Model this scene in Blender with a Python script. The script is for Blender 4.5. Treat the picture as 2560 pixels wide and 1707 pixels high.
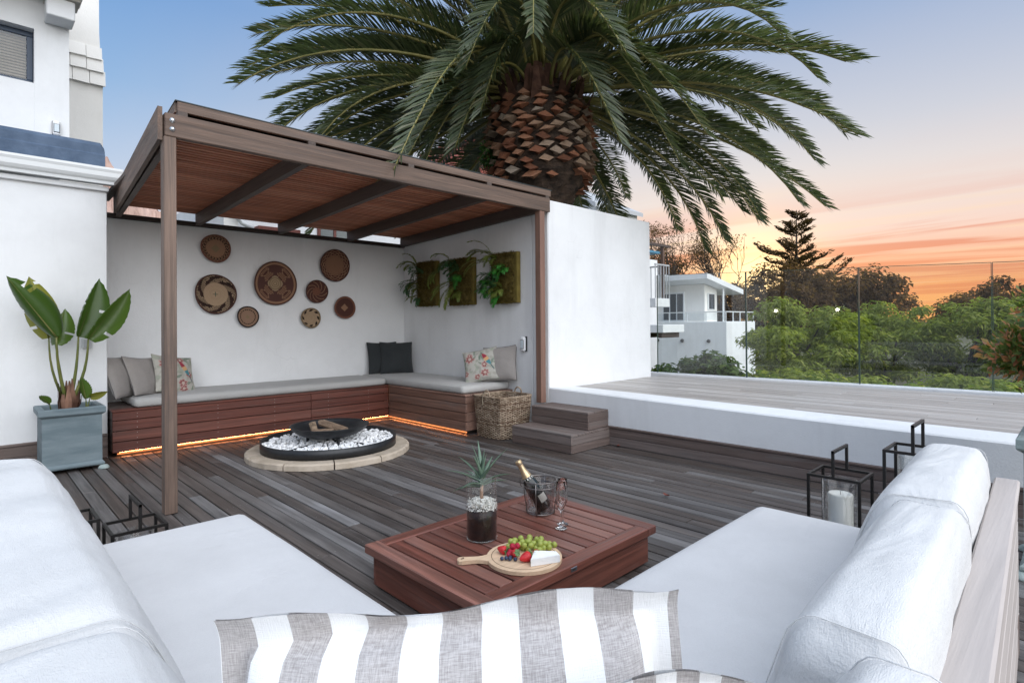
import bpy, bmesh, math, random
import numpy as np
from mathutils import Matrix, Vector, noise as mnoise

for o in list(bpy.data.objects):
    bpy.data.objects.remove(o)
SC = bpy.context.scene
COL = SC.collection

# ------------------------------------------------------------------ camera
cam_d = bpy.data.cameras.new('camera')
cam = bpy.data.objects.new('camera', cam_d)
COL.objects.link(cam)
F = Vector((0.69893669, 0.71515646, 0.00622436))
R = Vector((0.71518268, -0.69889578, -0.0076435))
U = Vector((0.00111612, -0.00979388, 0.99995142))
mw = Matrix.Identity(4)
for i in range(3):
    mw[i][0] = R[i]; mw[i][1] = U[i]; mw[i][2] = -F[i]
mw.translation = Vector((0, 0, 1.25))
cam.matrix_world = mw
cam_d.sensor_width = 36.0
cam_d.lens = 19.764
cam_d.shift_y = -52.25 / 2560.0
cam_d.clip_start = 0.02
cam_d.clip_end = 6000.0
SC.camera = cam

# ------------------------------------------------------------------ sky, sun, exposure
SUN = Vector((0.9228, 0.3791, 0.0687)).normalized()
# the sun itself stands behind the trees; what lights the terrace is the broad western glow right of the view
GLOW = Vector((-0.10, -0.86, 0.47)).normalized()
SUN_EL = math.radians(4.4)
SUN_AZ = math.atan2(SUN.x, SUN.y)
world = bpy.data.worlds.new('World')
SC.world = world
world.use_nodes = True
wn = world.node_tree
wn.nodes.clear()


def srgb(r, g, b):
    f = lambda c: (c / 255 / 12.92) if c <= 10 else ((c / 255 + 0.055) / 1.055) ** 2.4
    return (f(r), f(g), f(b), 1.0)


class NT:
    def __init__(s, nt):
        s.nt = nt

    def n(s, typ, **kw):
        nd = s.nt.nodes.new(typ)
        for k, v in kw.items():
            setattr(nd, k, v)
        return nd

    def l(s, a, b):
        s.nt.links.new(a, b)

    def math(s, op, a, b=None, c=None, clamp=False):
        nd = s.n('ShaderNodeMath', operation=op, use_clamp=clamp)
        for i, v in enumerate((a, b, c)):
            if v is None:
                continue
            if isinstance(v, (int, float)):
                nd.inputs[i].default_value = v
            else:
                s.l(v, nd.inputs[i])
        return nd.outputs[0]

    def mix(s, fac, a, b, blend='MIX'):
        nd = s.n('ShaderNodeMix', data_type='RGBA', blend_type=blend, clamp_factor=True)
        for sock, v in ((nd.inputs[0], fac), (nd.inputs[6], a), (nd.inputs[7], b)):
            if isinstance(v, (int, float)):
                sock.default_value = v
            elif isinstance(v, (tuple, list)):
                sock.default_value = tuple(v) if len(v) == 4 else tuple(v) + (1,)
            else:
                s.l(v, sock)
        return nd.outputs[2]

    def ramp(s, fac, stops, interp='LINEAR'):
        nd = s.n('ShaderNodeValToRGB')
        cr = nd.color_ramp
        cr.interpolation = interp
        while len(cr.elements) < len(stops):
            cr.elements.new(0.5)
        for e, (p, c) in zip(cr.elements, stops):
            e.position = p
            e.color = tuple(c) if len(c) == 4 else tuple(c) + (1,)
        s.l(fac, nd.inputs[0])
        return nd.outputs[0]

    def noise(s, vec, scale, detail=4, rough=0.55, dist=0.0):
        nd = s.n('ShaderNodeTexNoise')
        nd.inputs['Scale'].default_value = scale
        nd.inputs['Detail'].default_value = detail
        nd.inputs['Roughness'].default_value = rough
        nd.inputs['Distortion'].default_value = dist
        if vec is not None:
            s.l(vec, nd.inputs['Vector'])
        return nd.outputs['Fac']

    def mapping(s, vec, scale=(1, 1, 1), loc=(0, 0, 0), rot=(0, 0, 0)):
        nd = s.n('ShaderNodeMapping')
        nd.inputs['Scale'].default_value = scale
        nd.inputs['Location'].default_value = loc
        nd.inputs['Rotation'].default_value = rot
        s.l(vec, nd.inputs['Vector'])
        return nd.outputs[0]


def build_sky():
    g = NT(wn)
    tc = g.n('ShaderNodeTexCoord')
    d = tc.outputs['Generated']
    sep = g.n('ShaderNodeSeparateXYZ')
    g.l(d, sep.inputs[0])
    el = g.math('ARCSINE', sep.outputs['Z'])
    elf = g.math('DIVIDE', el, math.pi / 2, clamp=True)          # 0 horizon .. 1 zenith
    # horizontal closeness to the sun
    hl = g.math('SQRT', g.math('ADD', g.math('MULTIPLY', sep.outputs['X'], sep.outputs['X']),
                               g.math('ADD', g.math('MULTIPLY', sep.outputs['Y'], sep.outputs['Y']), 1e-6)))
    sh = Vector((SUN.x, SUN.y)).normalized()
    dot = g.math('DIVIDE', g.math('ADD', g.math('MULTIPLY', sep.outputs['X'], sh.x),
                                  g.math('MULTIPLY', sep.outputs['Y'], sh.y)), hl)
    mr = g.n('ShaderNodeMapRange', interpolation_type='SMOOTHSTEP')
    mr.inputs['From Min'].default_value = 0.42
    mr.inputs['From Max'].default_value = 0.98
    g.l(dot, mr.inputs['Value'])
    side = mr.outputs[0]
    e = lambda deg: deg / 90.0
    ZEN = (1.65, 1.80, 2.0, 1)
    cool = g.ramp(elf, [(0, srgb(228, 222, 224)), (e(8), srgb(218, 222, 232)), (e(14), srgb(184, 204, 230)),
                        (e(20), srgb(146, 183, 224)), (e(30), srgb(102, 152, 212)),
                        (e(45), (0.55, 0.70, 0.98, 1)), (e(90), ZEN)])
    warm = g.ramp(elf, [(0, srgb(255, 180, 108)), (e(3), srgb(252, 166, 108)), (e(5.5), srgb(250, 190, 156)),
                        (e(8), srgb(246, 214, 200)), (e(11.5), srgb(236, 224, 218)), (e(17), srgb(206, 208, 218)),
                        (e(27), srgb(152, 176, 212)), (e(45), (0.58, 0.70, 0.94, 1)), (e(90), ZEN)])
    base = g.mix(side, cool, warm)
    # streaky clouds low over the sunset, drawn on a high flat layer (direction / height)
    inv = g.math('DIVIDE', 1.0, g.math('MAXIMUM', g.math('ADD', sep.outputs['Z'], 0.03), 0.02))
    comb = g.n('ShaderNodeCombineXYZ')
    g.l(g.math('MULTIPLY', sep.outputs['X'], inv), comb.inputs[0])
    g.l(g.math('MULTIPLY', sep.outputs['Y'], inv), comb.inputs[1])
    cv = g.mapping(comb.outputs[0], scale=(0.75, 0.16, 1), rot=(0, 0, math.radians(-22)), loc=(1.7, 0.4, 0))
    cn = g.noise(cv, 1.35, 6, 0.55, 0.5)
    cm = g.ramp(cn, [(0.47, (0, 0, 0)), (0.58, (1, 1, 1))])
    # cloud belt: thick close to the horizon, thinning upwards
    belt = g.ramp(elf, [(0, (0.35,) * 3), (e(2.5), (0.8,) * 3), (e(7.5), (0.9,) * 3), (e(9.5), (0.35,) * 3),
                        (e(13), (0.06,) * 3), (e(30), (0.0,) * 3)])
    cfac = g.math('MULTIPLY', g.math('MULTIPLY', cm, belt), 0.95)
    warmc = g.ramp(elf, [(0, srgb(238, 134, 84)), (e(5), srgb(234, 138, 102)), (e(9), srgb(228, 150, 128)),
                         (e(16), srgb(236, 206, 198))])
    coolc = g.ramp(elf, [(0, srgb(236, 226, 226)), (e(16), srgb(225, 222, 230))])
    cc = g.mix(side, coolc, warmc)
    base = g.mix(cfac, base, cc)
    # bright rims of the streaks
    cn2 = g.noise(g.mapping(comb.outputs[0], scale=(0.9, 0.12, 1), loc=(3.1, 0, 0), rot=(0, 0, math.radians(-12))), 1.6, 5, 0.55, 0.4)
    rim = g.math('MULTIPLY', g.math('MULTIPLY', g.ramp(cn2, [(0.56, (0, 0, 0)), (0.68, (1, 1, 1))]), belt), side)
    base = g.mix(g.math('MULTIPLY', rim, 0.6), base, srgb(255, 222, 180))
    # glow round the sun (the sun stands low behind the trees)
    dp = g.n('ShaderNodeVectorMath', operation='DOT_PRODUCT')
    g.l(d, dp.inputs[0])
    dp.inputs[1].default_value = SUN
    glow = g.math('POWER', g.math('MAXIMUM', dp.outputs['Value'], 0.0), 420.0)
    base = g.mix(glow, base, (1.9, 1.25, 0.62, 1))
    # physical sky, part of the sum
    sky = g.n('ShaderNodeTexSky', sky_type='NISHITA')
    sky.sun_disc = False
    sky.sun_elevation = SUN_EL
    sky.sun_rotation = SUN_AZ
    sky.air_density = 1.0
    sky.dust_density = 1.2
    add = g.mix(1.0, base, g.mix(1.0, sky.outputs[0], (0.004, 0.006, 0.009, 1), 'MULTIPLY'), 'ADD')
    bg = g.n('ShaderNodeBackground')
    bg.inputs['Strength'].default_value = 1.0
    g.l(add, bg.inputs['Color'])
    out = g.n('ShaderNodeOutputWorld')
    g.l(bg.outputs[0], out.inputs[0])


build_sky()
sun_d = bpy.data.lights.new('sun', 'SUN')
sun_d.energy = 4.0
sun_d.angle = math.radians(85)
sun_d.color = (1.0, 0.985, 0.965)
sun = bpy.data.objects.new('sun', sun_d)
COL.objects.link(sun)
sun.rotation_euler = (-GLOW).to_track_quat('-Z', 'Y').to_euler()
sun.location = (20, 8, 12)
SC.view_settings.view_transform = 'Standard'
SC.view_settings.look = 'None'
SC.view_settings.gamma = 1.0
SC.view_settings.exposure = 0.0
SC.view_settings.use_curve_mapping = False
SC.render.engine = 'CYCLES'
SC.cycles.use_denoising = True
SC.cycles.max_bounces = 10
SC.cycles.diffuse_bounces = 5
SC.cycles.transparent_max_bounces = 24
SC.cycles.sample_clamp_indirect = 6.0
SC.cycles.caustics_reflective = False
SC.cycles.caustics_refractive = False

# ------------------------------------------------------------------ helpers
WM = {}     # world matrix of every object made here


def _link(o, parent, m=None, local=False):
    COL.objects.link(o)
    m = m if m is not None else Matrix.Identity(4)
    o.matrix_basis = m
    if parent is not None:
        o.parent = parent
        if local:
            o.matrix_parent_inverse = Matrix.Identity(4)
            WM[o] = WM[parent] @ m
        else:
            o.matrix_parent_inverse = WM[parent].inverted()
            WM[o] = m
    else:
        WM[o] = m
    return o


def tag(o, label=None, cat=None, group=None, kind=None):
    if label: o['label'] = label
    if cat: o['category'] = cat
    if group: o['group'] = group
    if kind: o['kind'] = kind
    return o


def thing(name, label, cat, loc=(0, 0, 0), rz=0.0, group=None, kind=None):
    o = bpy.data.objects.new(name, None)
    o.empty_display_size = 0.05
    _link(o, None, Matrix.Translation(Vector(loc)) @ Matrix.Rotation(rz, 4, 'Z'))
    return tag(o, label, cat, group, kind)


def mk(name, V, Fc, mat, parent=None, smooth=False, local=False, m=None, col=None, uv=None):
    me = bpy.data.meshes.new(name)
    me.from_pydata([tuple(v) for v in V], [], Fc)
    if smooth:
        me.polygons.foreach_set('use_smooth', [True] * len(me.polygons))
    if col is not None:
        ca = me.color_attributes.new('Col', 'FLOAT_COLOR', 'POINT')
        a = np.ones((len(V), 4), np.float32)
        a[:, :3] = np.asarray(col)[:, :3]
        ca.data.foreach_set('color', a.ravel())
    if uv is not None:
        ul = me.uv_layers.new(name='UVMap')
        li = np.zeros(len(me.loops), np.int32)
        me.loops.foreach_get('vertex_index', li)
        ul.data.foreach_set('uv', np.asarray(uv, np.float32)[li].ravel())
    if mat: me.materials.append(mat)
    me.update()
    return _link(bpy.data.objects.new(name, me), parent, m, local)


def inst(name, me, parent=None, m=None, local=False):
    return _link(bpy.data.objects.new(name, me), parent, m, local)


def copy_tree(o, parent=None, m=None):
    c = o.copy()
    COL.objects.link(c)
    c.parent = parent
    if m is not None: c.matrix_basis = m
    WM[c] = (WM[parent] @ c.matrix_parent_inverse @ c.matrix_basis) if parent else c.matrix_basis.copy()
    for ch in [x for x in o.children]:
        copy_tree(ch, c)
    return c


class MB:
    """collects geometry for one mesh"""
    def __init__(s):
        s.V = []; s.F = []

    def add(s, V, Fc, m=None):
        o = len(s.V)
        if m is not None:
            V = [m @ Vector(v) for v in V]
        s.V += [tuple(v) for v in V]
        s.F += [tuple(i + o for i in f) for f in Fc]
        return s

    def box(s, x0, x1, y0, y1, z0, z1, c=0.0, m=None):
        return s.add(*cham(x0, x1, y0, y1, z0, z1, c), m=m)

    def tube(s, pts, r, n=8, cap=True):
        return s.add(*tube(pts, r, n, cap))

    def lathe(s, prof, n=24, m=None, close=False):
        return s.add(*lathe(prof, n, close), m=m)

    def obj(s, name, mat, parent=None, smooth=False, local=False, m=None):
        return mk(name, s.V, s.F, mat, parent, smooth, local, m)


def cham(x0, x1, y0, y1, z0, z1, c=0.0):
    if c <= 0:
        V = [(x, y, z) for x in (x0, x1) for y in (y0, y1) for z in (z0, z1)]
        return V, [(0, 1, 3, 2), (4, 6, 7, 5), (0, 4, 5, 1), (2, 3, 7, 6), (0, 2, 6, 4), (1, 5, 7, 3)]
    V = []; idx = {}
    c = min(c, abs(x1 - x0) * .45, abs(y1 - y0) * .45, abs(z1 - z0) * .45)
    for sx in (0, 1):
        for sy in (0, 1):
            for sz in (0, 1):
                X = (x0, x1)[sx]; Y = (y0, y1)[sy]; Z = (z0, z1)[sz]
                xi = X + (c if sx == 0 else -c); yi = Y + (c if sy == 0 else -c); zi = Z + (c if sz == 0 else -c)
                for ax, v in enumerate(((X, yi, zi), (xi, Y, zi), (xi, yi, Z))):
                    idx[(sx, sy, sz, ax)] = len(V); V.append(v)
    Fs = []
    I = lambda s, a: idx[(s[0], s[1], s[2], a)]
    for ax in range(3):
        for s in (0, 1):
            o = [a for a in range(3) if a != ax]
            q = []
            for (p, r) in ((0, 0), (0, 1), (1, 1), (1, 0)):
                t = [0, 0, 0]; t[ax] = s; t[o[0]] = p; t[o[1]] = r
                q.append(I(t, ax))
            Fs.append(q)
    for a, b, k in ((0, 1, 2), (0, 2, 1), (1, 2, 0)):
        for sa in (0, 1):
            for sb in (0, 1):
                t0 = [0, 0, 0]; t0[a] = sa; t0[b] = sb; t1 = list(t0); t1[k] = 1
                Fs.append([I(t0, a), I(t1, a), I(t1, b), I(t0, b)])
    for sx in (0, 1):
        for sy in (0, 1):
            for sz in (0, 1):
                Fs.append([I((sx, sy, sz), a) for a in range(3)])
    cen = Vector(((x0 + x1) / 2, (y0 + y1) / 2, (z0 + z1) / 2))
    out = []
    for f in Fs:
        a, b, d = (Vector(V[i]) for i in f[:3])
        nrm = (b - a).cross(d - a)
        out.append(tuple(f) if nrm.dot(a - cen) > 0 else tuple(reversed(f)))
    return V, out


def frames(pts):
    pts = [Vector(p) for p in pts]
    T = []
    for i in range(len(pts)):
        a = pts[max(i - 1, 0)]; b = pts[min(i + 1, len(pts) - 1)]
        d = b - a
        T.append(d.normalized() if d.length > 1e-9 else Vector((0, 0, 1)))
    up = Vector((0, 0, 1)) if abs(T[0].z) < 0.9 else Vector((1, 0, 0))
    n = (up - T[0] * up.dot(T[0])).normalized()
    out = []
    for i, t in enumerate(T):
        n = (n - t * n.dot(t))
        n = n.normalized() if n.length > 1e-6 else t.orthogonal().normalized()
        out.append((pts[i], t, n, t.cross(n)))
    return out


def tube(pts, r, n=8, cap=True):
    fr = frames(pts)
    rs = r if isinstance(r, (list, tuple, np.ndarray)) else [r] * len(fr)
    V = []; Fc = []
    for (p, t, a, b), q in zip(fr, rs):
        for k in range(n):
            w = 2 * math.pi * k / n
            V.append(p + (a * math.cos(w) + b * math.sin(w)) * q)
    for i in range(len(fr) - 1):
        for k in range(n):
            Fc.append((i * n + k, i * n + (k + 1) % n, (i + 1) * n + (k + 1) % n, (i + 1) * n + k))
    if cap:
        Fc.append(tuple(reversed(range(n))))
        Fc.append(tuple((len(fr) - 1) * n + k for k in range(n)))
    return V, Fc


def lathe(prof, n=24, close=False):
    V = []; Fc = []
    for (r, z) in prof:
        for k in range(n):
            w = 2 * math.pi * k / n
            V.append((r * math.cos(w), r * math.sin(w), z))
    m = len(prof)
    for i in range(m - 1 + (1 if close else 0)):
        j = (i + 1) % m
        for k in range(n):
            Fc.append((i * n + k, i * n + (k + 1) % n, j * n + (k + 1) % n, j * n + k))
    return V, Fc


def roundbox(w, d, h, r, n=(10, 10, 6), bulge=0.0, nz=0.0, nsc=3.0, seed=0.0, bz=None):
    """rounded box on a cube grid, centred; bulge puffs the big faces; nz adds wrinkles"""
    V = []; Fc = []; key = {}
    half = (w / 2, d / 2, h / 2)
    r = min(r, *[x * .98 for x in half])
    def place(u):   # u in [-1,1]^3 on cube surface
        p = Vector((u[0] * half[0], u[1] * half[1], u[2] * half[2]))
        q = Vector([max(-half[i] + r, min(half[i] - r, p[i])) for i in range(3)])
        dv = p - q
        if dv.length > 1e-9:
            p = q + dv.normalized() * r
        fx, fy, fz = (1 - u[0] ** 2), (1 - u[1] ** 2), (1 - u[2] ** 2)
        bb = bulge
        p.z += math.copysign(1, u[2]) * bb * (max(fx, 0) ** .6) * (max(fy, 0) ** .6) * abs(u[2])
        p.y += math.copysign(1, u[1]) * bb * .7 * (max(fx, 0) ** .6) * (max(fz, 0) ** .6) * abs(u[1])
        p.x += math.copysign(1, u[0]) * bb * .5 * (max(fy, 0) ** .6) * (max(fz, 0) ** .6) * abs(u[0])
        if nz:
            nn = mnoise.noise(Vector((p.x * nsc + seed, p.y * nsc * 1.0, p.z * nsc + seed * 2)))
            n2 = mnoise.noise(Vector((p.x * nsc * 2.7 + seed, p.y * nsc * 2.7, p.z * nsc * 2.7)))
            dirv = p.normalized()
            p += dirv * nz * (nn + .45 * n2)
        return p
    def vid(k, u):
        if k not in key:
            key[k] = len(V); V.append(place(u))
        return key[k]
    N = n
    # denser near the edges
    def par(i, m):
        t = -1 + 2 * i / m
        return math.sin(t * math.pi / 2) * .55 + t * .45
    for ax in range(3):
        a, b = [k for k in range(3) if k != ax]
        for s in (0, 1):
            for i in range(N[a]):
                for j in range(N[b]):
                    q = []
                    for (di, dj) in ((0, 0), (1, 0), (1, 1), (0, 1)):
                        kk = [0, 0, 0]; kk[ax] = s * N[ax]; kk[a] = i + di; kk[b] = j + dj
                        q.append(vid(tuple(kk), [par(kk[t], N[t]) for t in range(3)]))
                    flip = (s == 0) ^ (ax == 1)
                    Fc.append(tuple(reversed(q)) if flip else tuple(q))
    return V, Fc


def pillow(w, h, t, n=22, pinch=0.06, nz=0.006, seed=0.0, sag=0.0):
    """square scatter cushion in its own xz plane (x width, z height, y thickness), centred; returns V, F, UV"""
    V = []; Fc = []; UV = []
    def pos(u, v, s):
        e = (max(0, 1 - abs(u) ** 2.6)) ** .62 * (max(0, 1 - abs(v) ** 2.6)) ** .62
        x = u * w / 2 * (1 - pinch * (1 - v * v) * abs(u) ** 3)
        z = v * h / 2 * (1 - pinch * (1 - u * u) * abs(v) ** 3)
        y = s * t / 2 * e
        q = Vector((x * 6 + seed, z * 6 - seed, s * .6 + seed))
        y += nz * mnoise.noise(q) + nz * .6 * mnoise.noise(q * 2.3)
        y += sag * (v ** 2 - 1) * .5
        return (x, y, z)
    for s in (-1, 1):
        o = len(V)
        for i in range(n + 1):
            for j in range(n + 1):
                u = math.sin((-1 + 2 * i / n) * math.pi / 2) * .5 + (-1 + 2 * i / n) * .5
                v = math.sin((-1 + 2 * j / n) * math.pi / 2) * .5 + (-1 + 2 * j / n) * .5
                V.append(pos(u, v, s)); UV.append(((u + 1) / 2, (v + 1) / 2))
        for i in range(n):
            for j in range(n):
                q = (o + i * (n + 1) + j, o + (i + 1) * (n + 1) + j, o + (i + 1) * (n + 1) + j + 1, o + i * (n + 1) + j + 1)
                Fc.append(q if s < 0 else tuple(reversed(q)))
    return V, Fc, UV


def rail_loop(w, h, n=22, pinch=0.06):
    pts = []
    def P(u, v):
        return (u * w / 2 * (1 - pinch * (1 - v * v) * abs(u) ** 3), 0, v * h / 2 * (1 - pinch * (1 - u * u) * abs(v) ** 3))
    for k in range(n): pts.append(P(-1 + 2 * k / n, -1))
    for k in range(n): pts.append(P(1, -1 + 2 * k / n))
    for k in range(n): pts.append(P(1 - 2 * k / n, 1))
    for k in range(n + 1): pts.append(P(-1, 1 - 2 * k / n))
    return pts


def lookrot(nrm, up=(0, 0, 1)):
    """matrix whose -Y axis points along nrm (the face of a pillow / panel) and Z close to up"""
    y = -Vector(nrm).normalized()
    z = Vector(up); z = (z - y * z.dot(y)).normalized()
    x = y.cross(z)
    return Matrix(((x.x, y.x, z.x), (x.y, y.y, z.y), (x.z, y.z, z.z))).to_4x4()

# ------------------------------------------------------------------ materials
MC = {}


def base_mat(name):
    m = bpy.data.materials.new(name)
    m.use_nodes = True
    m.node_tree.nodes.clear()
    g = NT(m.node_tree)
    out = g.n('ShaderNodeOutputMaterial')
    return m, g, out


def principled(g, out, color, rough=0.6, metal=0.0, spec=0.5, normal=None, sheen=0.0):
    p = g.n('ShaderNodeBsdfPrincipled')
    if isinstance(color, (tuple, list)):
        p.inputs['Base Color'].default_value = tuple(color)[:3] + (1,)
    else:
        g.l(color, p.inputs['Base Color'])
    if isinstance(rough, (int, float)):
        p.inputs['Roughness'].default_value = rough
    else:
        g.l(rough, p.inputs['Roughness'])
    p.inputs['Metallic'].default_value = metal
    p.inputs['Specular IOR Level'].default_value = spec
    if sheen:
        p.inputs['Sheen Weight'].default_value = sheen
    if normal is not None:
        g.l(normal, p.inputs['Normal'])
    g.l(p.outputs[0], out.inputs[0])
    return p


def bump(g, h, strength=0.3, dist=0.01):
    b = g.n('ShaderNodeBump')
    b.inputs['Strength'].default_value = strength
    b.inputs['Distance'].default_value = dist
    g.l(h, b.inputs['Height'])
    return b.outputs[0]


def wood(pal, axis, rough=0.55, bumpd=0.003, grain=0.5, sc=1.0, spec=0.4):
    key = ('wood', pal, axis)
    if key in MC: return MC[key]
    m, g, out = base_mat(f'{pal}_wood_along_{axis}')
    geo = g.n('ShaderNodeNewGeometry')
    oi = g.n('ShaderNodeObjectInfo')
    rnd = oi.outputs['Random']
    off = g.n('ShaderNodeCombineXYZ')
    for i, k in enumerate((13.7, 7.9, 21.3)):
        g.l(g.math('MULTIPLY', rnd, k), off.inputs[i])
    va = g.n('ShaderNodeVectorMath', operation='ADD')
    g.l(geo.outputs['Position'], va.inputs[0]); g.l(off.outputs[0], va.inputs[1])
    lo, hi = 1.0 * sc, 26.0 * sc
    s = {'x': (lo, hi, hi), 'y': (hi, lo, hi), 'z': (hi, hi, lo)}[axis]
    s2 = tuple(q * 4.5 if q > 5 else q * 2.6 for q in s)
    gr = g.noise(g.mapping(va.outputs[0], s), 1.0, 5, 0.62, 0.35)
    fine = g.noise(g.mapping(va.outputs[0], s2), 1.0, 3, 0.6)
    gr = g.math('DIVIDE', g.math('SUBTRACT', gr, 0.32), 0.36, clamp=True)
    fine = g.math('DIVIDE', g.math('SUBTRACT', fine, 0.32), 0.36, clamp=True)
    pat = g.noise(va.outputs[0], 1.6, 3, 0.6)
    P = PALS[pal]
    fac = g.math('ADD', g.math('MULTIPLY', rnd, 0.72), g.math('MULTIPLY', pat, 0.28))
    c = g.ramp(fac, P['stops'])
    k = g.math('ADD', g.math('MULTIPLY', gr, grain * .8), 1.0 - grain * .4)
    fa = min(0.42, grain * 0.6)
    k = g.math('MULTIPLY', k, g.math('ADD', g.math('MULTIPLY', fine, fa), 1 - fa * .5))
    cmb = g.n('ShaderNodeCombineColor')
    for i in range(3): g.l(k, cmb.inputs[i])
    c = g.mix(1.0, c, cmb.outputs[0], 'MULTIPLY')
    if 'stain' in P:      # weather stains with a shape of their own
        st = g.ramp(g.noise(g.mapping(va.outputs[0], tuple(q * .28 if q > 5 else q for q in s)), 1.0, 6, 0.7), [(0.52, (0, 0, 0)), (0.72, (1, 1, 1))])
        c = g.mix(g.math('MULTIPLY', st, P.get('samt', .6)), c, P['stain'])
    h = g.math('ADD', gr, g.math('MULTIPLY', fine, 0.5))
    rg = g.math('ADD', g.math('MULTIPLY', fine, 0.25), rough - .1)
    principled(g, out, c, rg, spec=spec, normal=bump(g, h, 0.5, bumpd))
    MC[key] = m
    return m


PALS = {
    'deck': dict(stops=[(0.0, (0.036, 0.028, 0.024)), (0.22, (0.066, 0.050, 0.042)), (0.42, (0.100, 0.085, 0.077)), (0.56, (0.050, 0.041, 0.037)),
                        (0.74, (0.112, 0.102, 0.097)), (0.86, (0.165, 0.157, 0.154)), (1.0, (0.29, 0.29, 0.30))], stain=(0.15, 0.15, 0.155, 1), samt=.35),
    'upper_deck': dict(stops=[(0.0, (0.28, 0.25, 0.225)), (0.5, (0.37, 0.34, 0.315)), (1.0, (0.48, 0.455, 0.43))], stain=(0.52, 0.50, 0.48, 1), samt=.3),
    'bench': dict(stops=[(0.0, (0.075, 0.022, 0.015)), (0.5, (0.115, 0.035, 0.023)), (1.0, (0.165, 0.060, 0.042))], stain=(0.085, 0.062, 0.054, 1), samt=.6),
    'bench_grey': dict(stops=[(0.0, (0.13, 0.07, 0.050)), (0.5, (0.19, 0.105, 0.076)), (1.0, (0.25, 0.15, 0.115))], stain=(0.15, 0.13, 0.12, 1), samt=.6),
    'step': dict(stops=[(0.0, (0.09, 0.062, 0.052)), (0.5, (0.13, 0.095, 0.082)), (1.0, (0.20, 0.165, 0.15))], stain=(0.15, 0.145, 0.14, 1), samt=.6),
    'pergola': dict(stops=[(0.0, (0.105, 0.068, 0.050)), (0.5, (0.145, 0.098, 0.074)), (1.0, (0.20, 0.15, 0.12))], stain=(0.07, 0.055, 0.048, 1), samt=.75),
    'rafter': dict(stops=[(0.0, (0.060, 0.042, 0.034)), (0.5, (0.078, 0.056, 0.046)), (1.0, (0.10, 0.074, 0.060))], stain=(0.11, 0.095, 0.085, 1), samt=.4),
    'slat': dict(stops=[(0.0, (0.40, 0.135, 0.07)), (0.5, (0.58, 0.225, 0.125)), (1.0, (0.72, 0.33, 0.20))], stain=(0.13, 0.06, 0.04, 1), samt=.5),
    'table': dict(stops=[(0.0, (0.085, 0.028, 0.019)), (0.35, (0.135, 0.044, 0.030)), (0.65, (0.18, 0.066, 0.045)), (0.85, (0.215, 0.095, 0.070)), (1.0, (0.20, 0.14, 0.13))], stain=(0.22, 0.15, 0.135, 1), samt=.35),
    'grey_top': dict(stops=[(0.0, (0.42, 0.375, 0.35)), (1.0, (0.50, 0.455, 0.43))], stain=(0.38, 0.35, 0.335, 1), samt=.4),
    'dark_rail': dict(stops=[(0.0, (0.035, 0.025, 0.021)), (1.0, (0.055, 0.04, 0.033))]),
    'board': dict(stops=[(0.0, (0.55, 0.38, 0.24)), (1.0, (0.62, 0.45, 0.30))]),
    'log': dict(stops=[(0.0, (0.10, 0.055, 0.035)), (0.5, (0.20, 0.14, 0.095)), (1.0, (0.30, 0.22, 0.15))]),
    'redwood_frame': dict(stops=[(0.0, (0.13, 0.04, 0.03)), (1.0, (0.17, 0.06, 0.045))]),
}


def noisy(name, c1, c2, scale=6.0, rough=0.7, bs=0.25, bd=0.004, bscale=None, detail=5, spec=0.4, metal=0.0, stretch=(1, 1, 1), lo=.35, hi=.65, coords='Position', sheen=0.0):
    if name in MC: return MC[name]
    m, g, out = base_mat(name)
    if coords == 'Position':
        v = g.n('ShaderNodeNewGeometry').outputs['Position']
    else:
        v = g.n('ShaderNodeTexCoord').outputs['Object']
    if stretch != (1, 1, 1): v = g.mapping(v, stretch)
    f = g.noise(v, scale, detail, 0.6)
    c = g.ramp(f, [(lo, c1), (hi, c2)])
    nrm = None
    if bs:
        nrm = bump(g, g.noise(v, bscale or scale * 4, 4, 0.6), bs, bd)
    principled(g, out, c, rough, metal, spec, nrm, sheen)
    MC[name] = m
    return m


def plaster(name, c=(0.76, 0.77, 0.775), dirt=(0.58, 0.585, 0.585)):
    if name in MC: return MC[name]
    m, g, out = base_mat(name)
    v = g.n('ShaderNodeNewGeometry').outputs['Position']
    a = g.noise(v, 0.9, 6, 0.65)
    st = g.noise(g.mapping(v, (3.2, 3.2, 0.45)), 1.0, 5, 0.65)      # faint runs down the wall
    c1 = g.mix(g.math('MULTIPLY', g.ramp(a, [(0.42, (0, 0, 0)), (0.75, (1, 1, 1))]), 0.55), c, dirt)
    c2 = g.mix(g.math('MULTIPLY', g.ramp(st, [(0.52, (0, 0, 0)), (0.75, (1, 1, 1))]), 0.40), c1, dirt)
    crk = g.n('ShaderNodeTexVoronoi', feature='DISTANCE_TO_EDGE'); crk.inputs['Scale'].default_value = 0.55
    wv = g.n('ShaderNodeVectorMath', operation='ADD'); nz3 = g.n('ShaderNodeTexNoise'); nz3.inputs['Scale'].default_value = 3.0; g.l(v, nz3.inputs['Vector']); g.l(v, wv.inputs[0]); g.l(nz3.outputs['Color'], wv.inputs[1]); g.l(wv.outputs[0], crk.inputs['Vector'])
    line = g.math('MULTIPLY', g.math('LESS_THAN', crk.outputs['Distance'], 0.0022), g.ramp(g.noise(v, 0.8, 2, .5), [(0.5, (0, 0, 0)), (0.6, (1, 1, 1))]))
    c2 = g.mix(g.math('MULTIPLY', line, 0.14), c2, (0.42, 0.42, 0.42, 1))
    h = g.math('ADD', g.noise(v, 3.5, 5, 0.62), g.math('MULTIPLY', g.noise(v, 85, 3, 0.6), 0.25))
    principled(g, out, c2, 0.75, spec=0.25, normal=bump(g, h, 0.5, 0.012))
    MC[name] = m
    return m


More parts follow.
